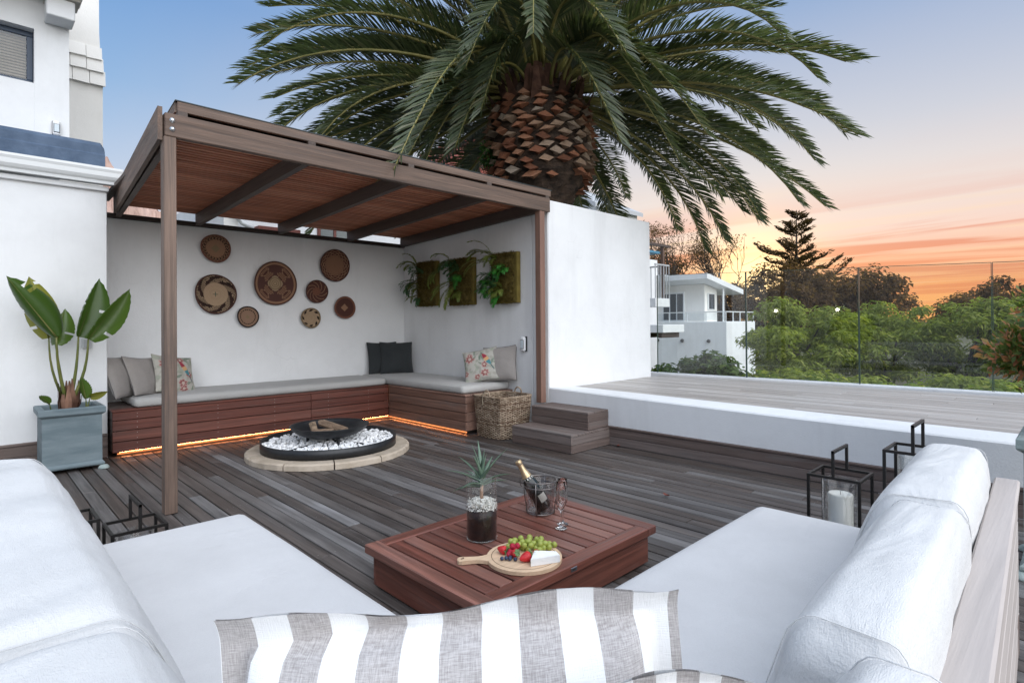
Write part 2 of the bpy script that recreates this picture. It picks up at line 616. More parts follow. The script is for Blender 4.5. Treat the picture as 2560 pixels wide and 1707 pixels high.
def fabric(name, c, c2=None, weave=520.0, rough=0.9, amt=0.12, sheen=0.15, folds=2.0):
    if name in MC: return MC[name]
    m, g, out = base_mat(name)
    tc = g.n('ShaderNodeTexCoord').outputs['Object']
    c2 = c2 or tuple(q * .9 for q in c[:3])
    f = g.noise(tc, 3.0, 5, 0.6)
    fine = g.noise(g.mapping(tc, (weave * .25, weave, weave * .25)), 1.0, 2, 0.5)
    fin2 = g.noise(g.mapping(tc, (weave, weave * .25, weave * .3)), 1.0, 2, 0.5)
    w = g.math('ADD', fine, fin2)
    col = g.mix(g.ramp(f, [(0.35, (0, 0, 0)), (0.7, (1, 1, 1))]), c, c2)
    k = g.math('ADD', g.math('MULTIPLY', w, amt), 1 - amt)
    cmb = g.n('ShaderNodeCombineColor')
    for i in range(3): g.l(k, cmb.inputs[i])
    col = g.mix(1.0, col, cmb.outputs[0], 'MULTIPLY')
    big = g.noise(g.mapping(tc, (2.2, 7.0, 5.0), rot=(0.2, 0.1, 0.5)), 1.0, 3, 0.5, 0.8)
    hh = g.math('ADD', g.math('MULTIPLY', w, 0.16), g.math('ADD', g.math('MULTIPLY', g.noise(tc, 9, 3, 0.5), 0.30), g.math('MULTIPLY', big, folds)))
    principled(g, out, col, rough, spec=0.12, normal=bump(g, hh, 0.8, 0.010), sheen=sheen)
    MC[name] = m
    return m


def vcol(name, rough=0.85, bs=0.3, bscale=160.0, spec=0.2, tr=0.0):
    if name in MC: return MC[name]
    m, g, out = base_mat(name)
    a = g.n('ShaderNodeVertexColor', layer_name='Col')
    v = g.n('ShaderNodeTexCoord').outputs['Object']
    nn = g.noise(v, bscale, 3, 0.6)
    k = g.math('ADD', g.math('MULTIPLY', nn, 0.5), 0.75)
    cmb = g.n('ShaderNodeCombineColor')
    for i in range(3): g.l(k, cmb.inputs[i])
    c = g.mix(1.0, a.outputs[0], cmb.outputs[0], 'MULTIPLY')
    p = principled(g, out, c, rough, spec=spec, normal=bump(g, nn, bs, 0.003) if bs else None)
    MC[name] = m
    return m


def leaf(name, c1, c2, c3=None, trans=0.35, rough=0.5, spec=0.4):
    if name in MC: return MC[name]
    m, g, out = base_mat(name)
    geo = g.n('ShaderNodeNewGeometry')
    rp = geo.outputs['Random Per Island']
    f = g.math('ADD', g.math('MULTIPLY', rp, 0.65), g.math('MULTIPLY', g.noise(geo.outputs['Position'], 1.3, 3, 0.6), 0.35))
    st = [(0.15, c1), (0.62, c2)] + ([(0.92, c3)] if c3 else [])
    c = g.ramp(f, st)
    p = g.n('ShaderNodeBsdfPrincipled')
    g.l(c, p.inputs['Base Color'])
    p.inputs['Roughness'].default_value = rough
    p.inputs['Specular IOR Level'].default_value = spec
    t = g.n('ShaderNodeBsdfTranslucent')
    g.l(g.mix(1.0, c, (1.5, 1.5, 0.8, 1), 'MULTIPLY'), t.inputs['Color'])
    mx = g.n('ShaderNodeMixShader')
    mx.inputs[0].default_value = trans
    g.l(p.outputs[0], mx.inputs[1]); g.l(t.outputs[0], mx.inputs[2])
    g.l(mx.outputs[0], out.inputs[0])
    MC[name] = m
    return m


def thin_glass(name, tint=(0.95, 0.97, 0.96), gloss=1.0, rough=0.0, ior=1.5, film=None, pw=5.0):
    """a sheet that lets light straight through and mirrors by its Fresnel reflectance"""
    if name in MC: return MC[name]
    m, g, out = base_mat(name)
    geo = g.n('ShaderNodeNewGeometry')
    dt = g.n('ShaderNodeVectorMath', operation='DOT_PRODUCT')
    g.l(geo.outputs['Normal'], dt.inputs[0]); g.l(geo.outputs['Incoming'], dt.inputs[1])
    f0 = ((ior - 1) / (ior + 1)) ** 2
    fr = g.math('ADD', g.math('MULTIPLY', g.math('POWER', g.math('SUBTRACT', 1.0, g.math('ABSOLUTE', dt.outputs['Value'])), pw), 1 - f0), f0)
    tr = g.n('ShaderNodeBsdfTransparent'); tr.inputs[0].default_value = tuple(tint) + (1,)
    gl = g.n('ShaderNodeBsdfGlossy'); gl.inputs['Roughness'].default_value = rough
    gl.inputs['Color'].default_value = (1, 1, 1, 1)
    mx = g.n('ShaderNodeMixShader')
    fac = g.math('MULTIPLY', fr, gloss, clamp=True)
    g.l(fac, mx.inputs[0]); g.l(tr.outputs[0], mx.inputs[1]); g.l(gl.outputs[0], mx.inputs[2])
    last = mx
    if film:        # dust and dried drops on the pane
        v = g.n('ShaderNodeNewGeometry').outputs['Position']
        df = g.n('ShaderNodeBsdfDiffuse'); df.inputs[0].default_value = (0.8, 0.8, 0.78, 1)
        n1 = g.ramp(g.noise(v, 42, 3, 0.6), [(0.70, (0, 0, 0)), (0.78, (1, 1, 1))])
        n2 = g.ramp(g.noise(g.mapping(v, (6, 6, .5)), 1.0, 5, 0.7), [(0.4, (0, 0, 0)), (0.8, (1, 1, 1))])
        ff = g.math('ADD', g.math('MULTIPLY', n1, film * .6), g.math('ADD', g.math('MULTIPLY', n2, film), film * .5))
        m2 = g.n('ShaderNodeMixShader')
        g.l(ff, m2.inputs[0]); g.l(mx.outputs[0], m2.inputs[1]); g.l(df.outputs[0], m2.inputs[2])
        last = m2
    g.l(last.outputs[0], out.inputs[0])
    MC[name] = m
    return m


def emit(name, c, s):
    if name in MC: return MC[name]
    m, g, out = base_mat(name)
    e = g.n('ShaderNodeEmission')
    e.inputs[0].default_value = tuple(c) + (1,)
    e.inputs[1].default_value = s
    g.l(e.outputs[0], out.inputs[0])
    MC[name] = m
    return m


def plain(name, c, rough=0.5, metal=0.0, spec=0.5):
    if name in MC: return MC[name]
    m, g, out = base_mat(name)
    principled(g, out, c, rough, metal, spec)
    MC[name] = m
    return m


WHITE = plaster('white_plaster')
WHITE2 = plaster('cream_plaster', (0.78, 0.765, 0.73), (0.62, 0.60, 0.56))
BLACK = noisy('black_steel', (0.010, 0.011, 0.013), (0.018, 0.019, 0.021), 30, 0.45, 0.1, 0.001, spec=0.5)
LANT = noisy('bronze_black_metal', (0.008, 0.007, 0.0065), (0.014, 0.012, 0.011), 25, 0.42, 0.08, 0.001, spec=0.35)
SOFA = fabric('white_canvas', (0.665, 0.665, 0.66), (0.585, 0.585, 0.58), amt=.10, sheen=.03)
SEATF = fabric('offwhite_canvas', (0.61, 0.605, 0.605), (0.555, 0.55, 0.55), amt=.09, sheen=.05, folds=.8)
CUSH = fabric('grey_linen', (0.42, 0.415, 0.40), (0.38, 0.375, 0.36))
TAUPE = fabric('taupe_linen', (0.30, 0.275, 0.255), (0.26, 0.24, 0.225), amt=.2)
CHAR = fabric('charcoal_canvas', (0.030, 0.034, 0.036), (0.040, 0.044, 0.046), amt=.2)
PLANTER = noisy('blue_grey_fibre_cement', (0.115, 0.155, 0.172), (0.175, 0.22, 0.238), 3.0, 0.7, 0.35, 0.004, 40, stretch=(1, 1, 5))
PLANTER2 = noisy('weathered_green_grey_cement', (0.25, 0.31, 0.30), (0.40, 0.46, 0.44), 9.0, 0.8, 0.5, 0.006, 60)
STEEL = plain('brushed_steel', (0.55, 0.55, 0.56), 0.3, 1.0)
EARTH = noisy('potting_soil', (0.012, 0.008, 0.006), (0.035, 0.024, 0.017), 60, 0.9, 0.8, 0.01)
BARK = noisy('grey_bark', (0.05, 0.038, 0.03), (0.10, 0.08, 0.065), 9, 0.9, 0.7, 0.02, 25)

# ================================================================== SETTING
rng = random.Random(7)
GROUND = noisy('dry_grass_ground', (0.055, 0.065, 0.028), (0.11, 0.10, 0.055), 0.6, 0.95, 0.5, 0.05, 6)
tag(mk('ground', [(-2500, -2500, -3), (3000, -2500, -3), (3000, 3000, -3), (-2500, 3000, -3)], [(0, 1, 2, 3)], GROUND), kind='structure')

CONC = noisy('concrete', (0.30, 0.29, 0.28), (0.42, 0.41, 0.39), 3, 0.85, 0.4, 0.01)
DARKSUB = plain('dark_joists_and_backing', (0.012, 0.011, 0.010), 0.9)
mb = MB().box(-6, 4.78, -3.2, 7.24, -3.0, -0.05)
tag(mb.obj('terrace_base', CONC), kind='structure')
mb = MB().box(4.86, 7.40, -3.2, 9.2, -3.0, 0.44)
tag(mb.obj('upper_terrace_base', CONC), kind='structure')

# ---- lower deck: a dark bed with planks laid along Y
deck = tag(mk('deck', [(-2.2, -2.2, -0.034), (4.79, -2.2, -0.034), (4.79, 7.2, -0.034), (-2.2, 7.2, -0.034)], [(0, 1, 2, 3)], DARKSUB), kind='structure')
PITCH = 0.0895
x = -1.95
row = 0
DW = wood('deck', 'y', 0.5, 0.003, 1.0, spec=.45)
while x < 4.77:
    w = PITCH - 0.0085
    x1 = min(x + w, 4.785)
    y = -1.9 - rng.random() * 1.2
    while y < 7.18:
        ln = rng.choice((1.5, 1.9, 2.4, 2.9, 3.4)) + rng.random() * .4
        ye = min(y + ln, 7.2)
        if 7.2 - ye < 0.5: ye = 7.2
        dz = rng.uniform(-.0022, .0018)
        if x1 > -1.2 or True:
            V, Fc = cham(x + rng.uniform(-.0008, .0008), x1, y + 0.0018, ye - 0.0018, -0.028, dz, 0.0028)
            mk('plank', V, Fc, DW, deck)
        y = ye
    x += PITCH
    row += 1
# screw heads, pairs at the joists on the nearer boards
SCREW = plain('screw_heads', (0.42, 0.40, 0.38), 0.45, 0.6)
mb = MB()
disc = lathe([(0.0001, 0.0), (0.0032, 0.0)], 6)
for i in range(75):
    xx = -1.95 + PITCH * i
    if xx < 0.9 or xx > 4.7: continue
    for yy in (1.32, 2.93, 3.52, 4.13, 4.72, 5.33, 5.92):
        for dx in (0.02, 0.062):
            if rng.random() < .62:
                mb.add(*disc, m=Matrix.Translation((xx + dx, yy + rng.uniform(-.012, .012), 0.0024)))
tag(mb.obj('screw_heads', SCREW, deck), kind='stuff')

# ---- upper deck
udeck = tag(mk('upper_deck', [(4.88, -3.1, 0.452), (7.34, -3.1, 0.452), (7.34, 4.32, 0.452), (4.88, 4.32, 0.452)], [(0, 1, 2, 3)], DARKSUB), kind='structure')
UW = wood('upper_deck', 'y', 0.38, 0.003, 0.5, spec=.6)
x = 4.985
while x < 7.36:
    y = -3.0 + rng.choice((0, .9))
    while y < 4.28:
        ye = min(y + rng.choice((1.8, 2.4, 3.0)), 4.30)
        if 4.30 - ye < .5: ye = 4.30
        V, Fc = cham(x, min(x + PITCH - .008, 7.38), y + .0015, ye - .0015, 0.465, 0.498 + rng.uniform(-.001, .0015), 0.003)
        mk('plank', V, Fc, UW, udeck)
        y = ye
    x += PITCH

# ---- retaining wall with its white coping
st = [(4.306, .522, 5.16), (3.1, .500, 5.08), (1.9, .482, 5.00), (.34, .466, 4.91), (-1.0, .462, 4.87), (-3.2, .46, 4.85)]
V = []; Fc = []
for (yy, zf, xi) in st:
    V += [(4.80, yy, -0.04), (4.80, yy, zf - .012), (4.812, yy, zf), (xi, yy, 0.512), (xi + .004, yy, 0.44), (4.88, yy, -.04)]
n = 6
for i in range(len(st) - 1):
    for k in range(n - 1):
        Fc.append((i * n + k, i * n + k + 1, (i + 1) * n + k + 1, (i + 1) * n + k))
ret = tag(mk('retaining_wall', V, Fc, WHITE), 'long low white plastered retaining wall between the two deck levels', 'wall')
# skirting of two boards and a cap along its foot
sk = thing('skirting', 'weathered two-board timber skirting along the foot of the white retaining wall', 'skirting', (4.77, 2, 0))
SW = wood('step', 'y', 0.6)
mk('board', *cham(4.770, 4.797, -3.0, 3.485, 0.002, 0.086, .003), SW, sk)
mk('board', *cham(4.770, 4.797, -3.0, 3.485, 0.090, 0.172, .003), SW, sk)
mk('cap', *cham(4.760, 4.7985, -3.0, 3.485, 0.175, 0.193, .003), SW, sk)
sk = thing('skirting', 'dark timber skirting boards along the foot of the left house wall', 'skirting', (-2, 6.6, 0))
SX = wood('step', 'x', 0.6)
mk('board', *cham(-5, 0.998, 6.592, 6.616, 0.002, 0.104, .003), SX, sk)
mk('board', *cham(-5, 0.998, 6.592, 6.616, 0.108, 0.205, .003), SX, sk)
mk('cap', *cham(-5, 0.998, 6.584, 6.618, 0.208, 0.229, .003), SX, sk)

# ---- outer kerb and the frameless glass balustrade
A = Vector((7.275, 4.60, 0)); B = Vector((7.56, -1.0, 0))
gd = (B - A).normalized(); gn = Vector((-gd.y, gd.x, 0))      # gn points outwards (+X)
if gn.x < 0: gn = -gn
def gp(t, off, z):
    p = A + gd * t + gn * off
    return (p.x, p.y, z)
L = (B - A).length
V = []; Fc = []
prof = [(0, .44), (0, .512), (.006, .52), (.15, .52), (.156, .512), (.156, -3.0)]
for t in (-4.0, L + 2.0):
    V += [gp(t, o_, z_) for o_, z_ in prof]
Fc = [(k, k + 1, k + 7, k + 6) for k in range(5)]
tag(mk('outer_kerb', V, Fc, WHITE), 'thin white kerb carrying the glass balustrade at the edge of the upper deck', 'kerb')
GL = thin_glass('balustrade_glass', (0.915, 0.945, 0.925), 1.5, 0.0, 1.5, film=0.012)
GEDGE = plain('green_glass_edge', (0.055, 0.085, 0.072), 0.2, 0.0, 0.5)
cuts = [(4.45, 1.948), (3.155, 1.913), (1.86, 1.877), (0.675, 1.842), (-0.55, 1.81)]
bal = thing('glass_balustrade', 'frameless glass balustrade along the far edge of the upper deck', 'balustrade', (7.4, 2, .52))
for (ya, za), (yb, zb) in zip(cuts[:-1], cuts[1:]):
    ta = (4.60 - ya) / abs(gd.y) + .008; tb = (4.60 - yb) / abs(gd.y) - .008
    V = [gp(t, o_, z_) for t, z1 in ((ta, za), (tb, zb)) for o_ in (.068, .085) for z_ in (.47, z1)]
    pane = mk('pane', V, [(0, 1, 5, 4)], GL, bal)
    # polished, ground edges of the pane: top arris and both upright arrises
    mb = MB()
    def strip(t0, t1, zb0, zb1, zt0, zt1):
        q = [gp(t0, o_, z_) for o_ in (.066, .087) for z_ in (zb0, zt0)] + [gp(t1, o_, z_) for o_ in (.066, .087) for z_ in (zb1, zt1)]
        mb.add(q, [(0, 1, 5, 4), (2, 6, 7, 3), (0, 2, 3, 1), (4, 5, 7, 6), (1, 3, 7, 5), (0, 4, 6, 2)])
    strip(ta, tb, za, zb, za + .005, zb + .005)
    strip(ta - .006, ta, .47, .47, za + .005, za + .005)
    strip(tb, tb + .006, .47, .47, zb + .005, zb + .005)
    mb.obj('pane_edge', GEDGE, pane)

# ---- alcove walls and the white return wall
wall_back = thing('alcove_wall', 'white plastered back wall of the pergola alcove hung with woven baskets', 'wall', (2.9, 7.26, 0))
MB().box(1.0, 5.0, 7.26, 7.46, 0, 2.412, .004).obj('wall', WHITE, wall_back)
wall_side = tag(MB().box(4.80, 5.0, 4.57, 7.258, -0.02, 2.60, .004).obj('side_wall', WHITE), 'white plastered side wall of the alcove carrying three moss panels', 'wall')
rw = MB().box(4.80, 6.95, 4.309, 4.568, 0.0, 2.672, .012)
tag(rw.obj('return_wall', WHITE), 'tall plain white return wall standing beside the pergola on the upper deck', 'wall')

# ---- pergola
perg = thing('pergola', 'timber pergola with slatted roof over the corner bench', 'pergola', (1.0, 4.3, 0))
PX, PY, PZ = (wood('pergola', q_, .6, .003, 1.0) for q_ in 'xyz')
RY = wood('rafter', 'y')
mk('post', *cham(.955, 1.03, 4.270, 4.356, 0.003, 2.519, .004), PZ, perg)
mk('post_top', *cham(.955, 1.03, 4.3225, 4.356, 2.5195, 2.672, .003), PZ, perg)
mk('post', *cham(4.625, 4.705, 4.272, 4.352, 0.365, 2.519, .004), wood('bench_grey', 'z'), perg)
mk('beam', *cham(.962, 4.795, 4.268, 4.320, 2.5205, 2.676, .005), PX, perg)
BOLT = plain('zinc_bolt', (0.75, 0.78, 0.80), 0.28, 0.9)
for zz in (2.630, 2.571):
    MB().lathe([(0.0001, .014), (.008, .014), (.011, .010), (.011, .004), (.017, .003), (.017, 0)], 12,
               Matrix.Translation((1.006, 4.268, zz)) @ Matrix.Rotation(math.pi / 2, 4, 'X')).obj('bolt', BOLT, perg, True)
ROOF0, ROOF1, YF, YB = 2.665, 2.552, 4.33, 7.24
rz = lambda yy, a, b: a + (b - a) * (yy - YF) / (YB - YF)
def sloped(name, x0f, x1f, x0b, x1b, y0, y1, zb0, zb1, h, mat):
    V = []
    for (xa, xb, yy, zb) in ((x0f, x1f, y0, zb0), (x0b, x1b, y1, zb1)):
        V += [(xa, yy, zb), (xb, yy, zb), (xb, yy, zb + h), (xa, yy, zb + h)]
    return mk(name, V, [(0, 1, 2, 3), (4, 7, 6, 5), (0, 4, 5, 1), (1, 5, 6, 2), (2, 6, 7, 3), (3, 7, 4, 0)], mat, perg)
sloped('edge_beam', .925, .953, 1.115, 1.145, 4.29, 7.02, 2.492, 2.425, .222, PY)
sloped('rafter', .985, 1.03, 1.165, 1.21, 4.36, 7.20, 2.51, 2.42, .12, RY)
for xr in (1.96, 2.91, 3.87, 4.742):
    sloped('rafter', xr - .028, xr + .028, xr - .028, xr + .028, 4.322, 7.22, 2.530, 2.423, .128, RY)
k = 0
SL = wood('slat', 'x', 0.6, 0.002, .4)
yy = 4.35
while yy < 7.2:
    zz = rz(yy, ROOF0, ROOF1)
    x0 = 1.0 + (yy - 4.35) / 2.85 * .15
    mk('slat', *cham(x0, 4.79, yy, yy + .042, zz, zz + .020, .002), SL, perg)
    yy += .0645
sheet = plain('dark_roof_sheet', (0.02, 0.03, 0.032), 0.5)
V = [(1.03, 4.30, 2.780), (4.86, 4.30, 2.780), (4.86, 7.3, 2.67), (1.20, 7.3, 2.67), (1.03, 4.30, 2.787), (4.86, 4.30, 2.787), (4.86, 7.3, 2.677), (1.20, 7.3, 2.677)]
mk('roof_sheet', V, [(0, 3, 2, 1), (4, 5, 6, 7), (0, 1, 5, 4), (1, 2, 6, 5), (2, 3, 7, 6), (3, 0, 4, 7)], sheet, perg)
mk('fascia', *cham(1.045, 4.845, 4.302, 4.330, 2.712, 2.7785, .003), PX, perg)
sloped('side_fascia', 1.035, 1.06, 1.19, 1.215, 4.332, 7.25, 2.712, 2.60, .066, PY)
for xb in (1.075, 1.99, 2.93, 3.89, 4.78):
    sloped('block', xb - .03, xb + .03, xb - .03, xb + .03, 4.296, 7.2, 2.6775, 2.575, .035, RY)
mk('wall_plate', *cham(1.005, 4.795, 7.215, 7.40, 2.415, 2.462, .004), wood('dark_rail', 'x'), perg)

# ---- steps up to the upper deck
stp = thing('timber_steps', 'two weathered timber steps leading up to the white upper deck', 'steps', (4.5, 3.86, 0))
def step(x0, x1, y0, y1, z0, z1):
    h = (z1 - z0 - .004) / 2
    zt = z1 - .022
    hh = (zt - z0) / 2
    for q in range(2):
        a = z0 + .002 + q * hh; b = z0 + (q + 1) * hh - .001
        mk('riser_board', *cham(x0, x0 + .02, y0, y1, a, b, .002), wood('step', 'y'), stp)
        mk('side_board', *cham(x0 + .0205, x1 - .001, y0, y0 + .02, a, b, .002), wood('step', 'x'), stp)
        mk('side_board', *cham(x0 + .0205, x1 - .001, y1 - .02, y1, a, b, .002), wood('step', 'x'), stp)
    nb = max(3, round((x1 - x0) / .105)); w = (x1 - x0 - .001) / nb
    for q in range(nb):
        mk('tread_board', *cham(x0 - .002 + q * w, x0 - .002 + (q + 1) * w - .004, y0 - .002, y1 + .002, zt + .0005, z1, .003), wood('step', 'y'), stp)
step(4.155, 4.797, 3.455, 4.262, 0.002, 0.181)
step(4.455, 4.798, 3.487, 4.262, 0.183, 0.360)

# ---- built-in corner bench with a light strip under its front
bench = thing('corner_bench', 'built-in L-shaped red timber bench round the alcove', 'bench', (4.0, 6.5, 0))
BX, BY = wood('bench', 'x', .5, .003, .8), wood('bench_grey', 'y', .5, .003, .8)
zs = [.045, .148, .250, .352, .434]
for a, b in zip(zs[:-1], zs[1:]):
    mk('front_board', *cham(1.02, 2.98, 6.50, 6.522, a + .0032, b - .0032, .003), BX, bench)
    mk('front_board', *cham(2.984, 4.048, 6.50, 6.522, a + .0032, b - .0032, .003), BX, bench)
    mk('front_board', *cham(4.05, 4.072, 4.90, 6.497, a + .0032, b - .0032, .003), BY, bench)
    mk('end_board', *cham(1.0215, 1.043, 6.523, 7.25, a + .002, b - .002, .003), wood('step', 'y'), bench)
    mk('end_board', *cham(4.073, 4.795, 4.9005, 4.922, a + .002, b - .002, .003), wood('bench_grey', 'x'), bench)
for q in range(7):
    a = 6.492 + q * .108
    mk('seat_board', *cham(1.012, 4.79 if q else 4.042, a, min(a + .104, 7.252), .435, .456, .003), wood('step', 'x') if q else BX, bench)
for q in range(7):
    a = 4.042 + q * .107
    mk('seat_board', *cham(a, min(a + .103, 4.795), 4.892, 6.49, .4352, .4562, .003), BY, bench)
mk('dark_gap_backing', *cham(1.05, 4.0, 6.5245, 6.54, .05, .43), DARKSUB, bench)  # dark backing added so the gaps between the boards stay dark
mk('dark_gap_backing', *cham(4.0745, 4.09, 4.93, 6.52, .05, .43), DARKSUB, bench)
mk('plinth', *cham(1.06, 4.79, 6.545, 7.25, 0.002, .044), DARKSUB, bench)
mk('plinth', *cham(4.095, 4.79, 4.94, 6.54, 0.002, .044), DARKSUB, bench)
mb = MB()
for xx in (1.22, 1.95, 2.55, 3.2, 3.75):
    for a, b in zip(zs[:-1], zs[1:]):
        for zz in (a + .025, b - .025):
            mb.add(*lathe([(.0001, 0), (.0035, 0)], 6), m=Matrix.Translation((xx, 6.4985, zz)) @ Matrix.Rotation(math.pi / 2, 4, 'X'))
tag(mb.obj('screw_heads', SCREW, bench), kind='stuff')
LED = emit('warm_led_strip', (1.0, 0.30, 0.10), 1.7)
SPILL = emit('added_led_spill', (1.0, 0.34, 0.12), 70.0)  # unseen second emitter, added behind the strip to spill glow onto the deck
mk('hidden_spill_emitter', [(1.08, 6.524, .0435), (4.05, 6.524, .0435), (4.05, 6.536, .0435), (1.08, 6.536, .0435)], [(3, 2, 1, 0)], SPILL, bench)
mk('hidden_spill_emitter', [(4.074, 4.93, .0435), (4.086, 4.93, .0435), (4.086, 6.50, .0435), (4.074, 6.50, .0435)], [(3, 2, 1, 0)], SPILL, bench)
mk('light_strip', *cham(1.06, 4.06, 6.5075, 6.5165, .0300, .0385), LED, bench)
mk('light_strip', *cham(4.0575, 4.0665, 4.90, 6.50, .0300, .0385), LED, bench)

def seat_pad(label, x0, x1, y0, y1, z0, z1, nx, ny, seed):
    t = thing('bench_cushion', label, 'cushion', ((x0 + x1) / 2, (y0 + y1) / 2, z0), group='grey bench cushions')
    V, Fc = roundbox(x1 - x0, y1 - y0, z1 - z0, .035, (nx, ny, 4), .006, .003, 2.5, seed)
    mk('pad', V, Fc, CUSH, t, True, True, Matrix.Translation((0, 0, (z1 - z0) / 2)))
    hw, hd = (x1 - x0) / 2 - .012, (y1 - y0) / 2 - .012
    pts = [(-hw, -hd + .03), (-hw + .03, -hd), (hw - .03, -hd), (hw, -hd + .03), (hw, hd - .03), (hw - .03, hd), (-hw + .03, hd), (-hw, hd - .03), (-hw, -hd + .03)]
    MB().tube([(a, b, z1 - z0 - .012) for a, b in pts], .004, 6).obj('piping', CUSH, t, True, True)
    return t
seat_pad('long grey bench cushion under the woven wall baskets', 1.20, 4.025, 6.505, 7.235, .4575, .548, 40, 12, 1.0)
seat_pad('shorter grey bench cushion below the three moss panels', 4.045, 4.785, 4.945, 7.235, .4578, .550, 12, 34, 4.0)

# ================================================================== BUILDINGS AND HILLS
def house_left():
    h = thing('white_house', 'white two-storey house with dark blue parapet at the left edge', 'house', (-2, 6.7, 0))
    MB().box(-6, 1.0, 6.62, 8.2, -0.03, 2.60, .006).obj('lower_wall', WHITE, h)
    MB().box(-6, 1.012, 6.585, 6.70, 2.555, 2.60, .006).obj('cornice', WHITE, h)
    # ogee gutter
    pr = [(6.62, 2.615), (6.535, 2.615), (6.53, 2.64), (6.515, 2.655), (6.50, 2.68), (6.495, 2.72), (6.485, 2.745), (6.485, 2.765), (6.50, 2.768), (6.505, 2.75), (6.60, 2.75), (6.62, 2.77)]
    V = [(x, a, b) for x in (-6, 1.11) for a, b in pr]
    n = len(pr)
    Fc = [(k, k + 1, n + k + 1, n + k) for k in range(n - 1)] + [tuple(range(n)), tuple(reversed(range(n, 2 * n)))]
    mk('gutter', V, Fc, plain('white_gutter_paint', (0.70, 0.72, 0.72), 0.4), h)
    # dark blue bituminous parapet
    pr = [(6.60, 2.772), (6.60, 2.90), (6.615, 2.915), (6.62, 2.99), (6.66, 3.03), (6.74, 3.045), (7.19, 3.06), (7.19, 2.772)]
    V = []
    for x, dx in ((-6, 0), (.955, 0), (.985, -.06)):
        for a, b in pr:
            V.append((x, a, b - (0.05 if dx and b > 2.95 else 0)))
    n = len(pr)
    Fc = [(i * n + k, i * n + k + 1, (i + 1) * n + k + 1, (i + 1) * n + k) for i in range(2) for k in range(n - 1)] + [tuple(range(2 * n, 3 * n))]
    mk('parapet', V, Fc, noisy('blue_bitumen_paint', (0.045, 0.075, 0.125), (0.085, 0.125, 0.19), 5, 0.7, 0.6, 0.01, 30), h)
    # upper storey with a window opening
    mb = MB()
    mb.box(.506, .777, 7.20, 9.0, 2.9, 5.2)
    mb.box(-6, .5055, 7.20, 9.0, 2.9, 3.648)
    mb.box(-6, .5055, 7.20, 9.0, 4.182, 5.2)
    mb.box(-6, -.6, 7.20, 9.0, 3.6485, 4.1815)
    mb.obj('upper_wall', WHITE, h)
    fm = plain('navy_window_frame', (0.02, 0.04, 0.075), 0.4)
    wd = mk('window', *cham(-.6, .5035, 7.30, 7.335, 3.651, 3.70, .004), fm, h)
    for b in ((-.6, .5035, 7.30, 7.335, 4.13, 4.179), (.455, .5035, 7.3005, 7.3345, 3.7005, 4.1295), (-.55, -.5, 7.3005, 7.3345, 3.7005, 4.1295)):
        mk('frame', *cham(*b, .004), fm, wd)
    mk('pane', [(-.5, 7.312, 3.70), (.455, 7.312, 3.70), (.455, 7.312, 4.13), (-.5, 7.312, 4.13)], [(0, 1, 2, 3)], thin_glass('window_glass', (0.80, 0.84, 0.86), 1.5), wd)
    sl = noisy('timber_blind', (0.22, 0.17, 0.12), (0.30, 0.24, 0.18), 8, 0.6, 0)
    for k in range(15):
        z = 3.70 + k * .0287
        mk('blind_slat', [(-.5, 7.352, z), (.46, 7.352, z), (.46, 7.366, z + .026), (-.5, 7.366, z + .026)], [(0, 1, 2, 3)], sl, wd)
    # eave with corbel and gutter
    MB().box(.58, .80, 6.96, 7.199, 4.27, 4.452, .008).obj('corbel', WHITE, h)
    MB().box(.575, .84, 6.93, 7.199, 4.455, 4.49, .004).obj('corbel_cap', plain('stained_board', (0.45, 0.42, 0.37), 0.8), h)
    MB().box(-6, .86, 6.80, 7.199, 4.50, 4.56, .01).obj('eave', WHITE2, h)
    MB().box(-6, .90, 6.69, 6.80, 4.52, 4.64, .02).obj('eave_gutter', plain('white_gutter_paint', (0.70, 0.72, 0.72), 0.4), h)
    MB().box(-6, .84, 6.9, 9.0, 4.57, 5.4, .01).obj('upper_roof', WHITE2, h)
    # gable wall behind with painted tile coping
    V = []
    for y in (9.02, 9.5):
        V += [(-2, y, 2), (1.322, y, 2), (1.322, y, 4.40), (1.335, y, 4.42), (1.30, y, 4.78), (1.285, y, 5.1), (1.28, y, 7.2), (-2, y, 7.2)]
    mk('gable_wall', V, [tuple(range(7, -1, -1)), tuple(range(8, 16)), (1, 2, 10, 9), (2, 3, 11, 10), (3, 4, 12, 11), (4, 5, 13, 12), (5, 6, 14, 13)], WHITE2, h)
    rr = random.Random(3)
    for r_, (z0, z1, xe) in enumerate(((4.40, 4.60, 1.345), (4.57, 4.76, 1.325), (4.73, 4.90, 1.31))):
        xx = xe
        for c in range(4):
            w = .17 + rr.uniform(-.01, .01)
            d0 = .05 + rr.uniform(0, .02); d1 = .02
            V = [(xx - w, 9.02 - d0, z0), (xx, 9.02 - d0, z0 + rr.uniform(-.01, .01)), (xx, 9.02 - d1, z1), (xx - w, 9.02 - d1, z1),
                 (xx - w, 9.02, z0 + .01), (xx, 9.02, z0 + .01), (xx, 9.02, z1), (xx - w, 9.02, z1)]
            mk('tile', V, [(0, 1, 2, 3), (0, 4, 5, 1), (1, 5, 6, 2), (2, 6, 7, 3), (3, 7, 4, 0)], WHITE2, h)
            xx -= w + .006
    return h
house_left()


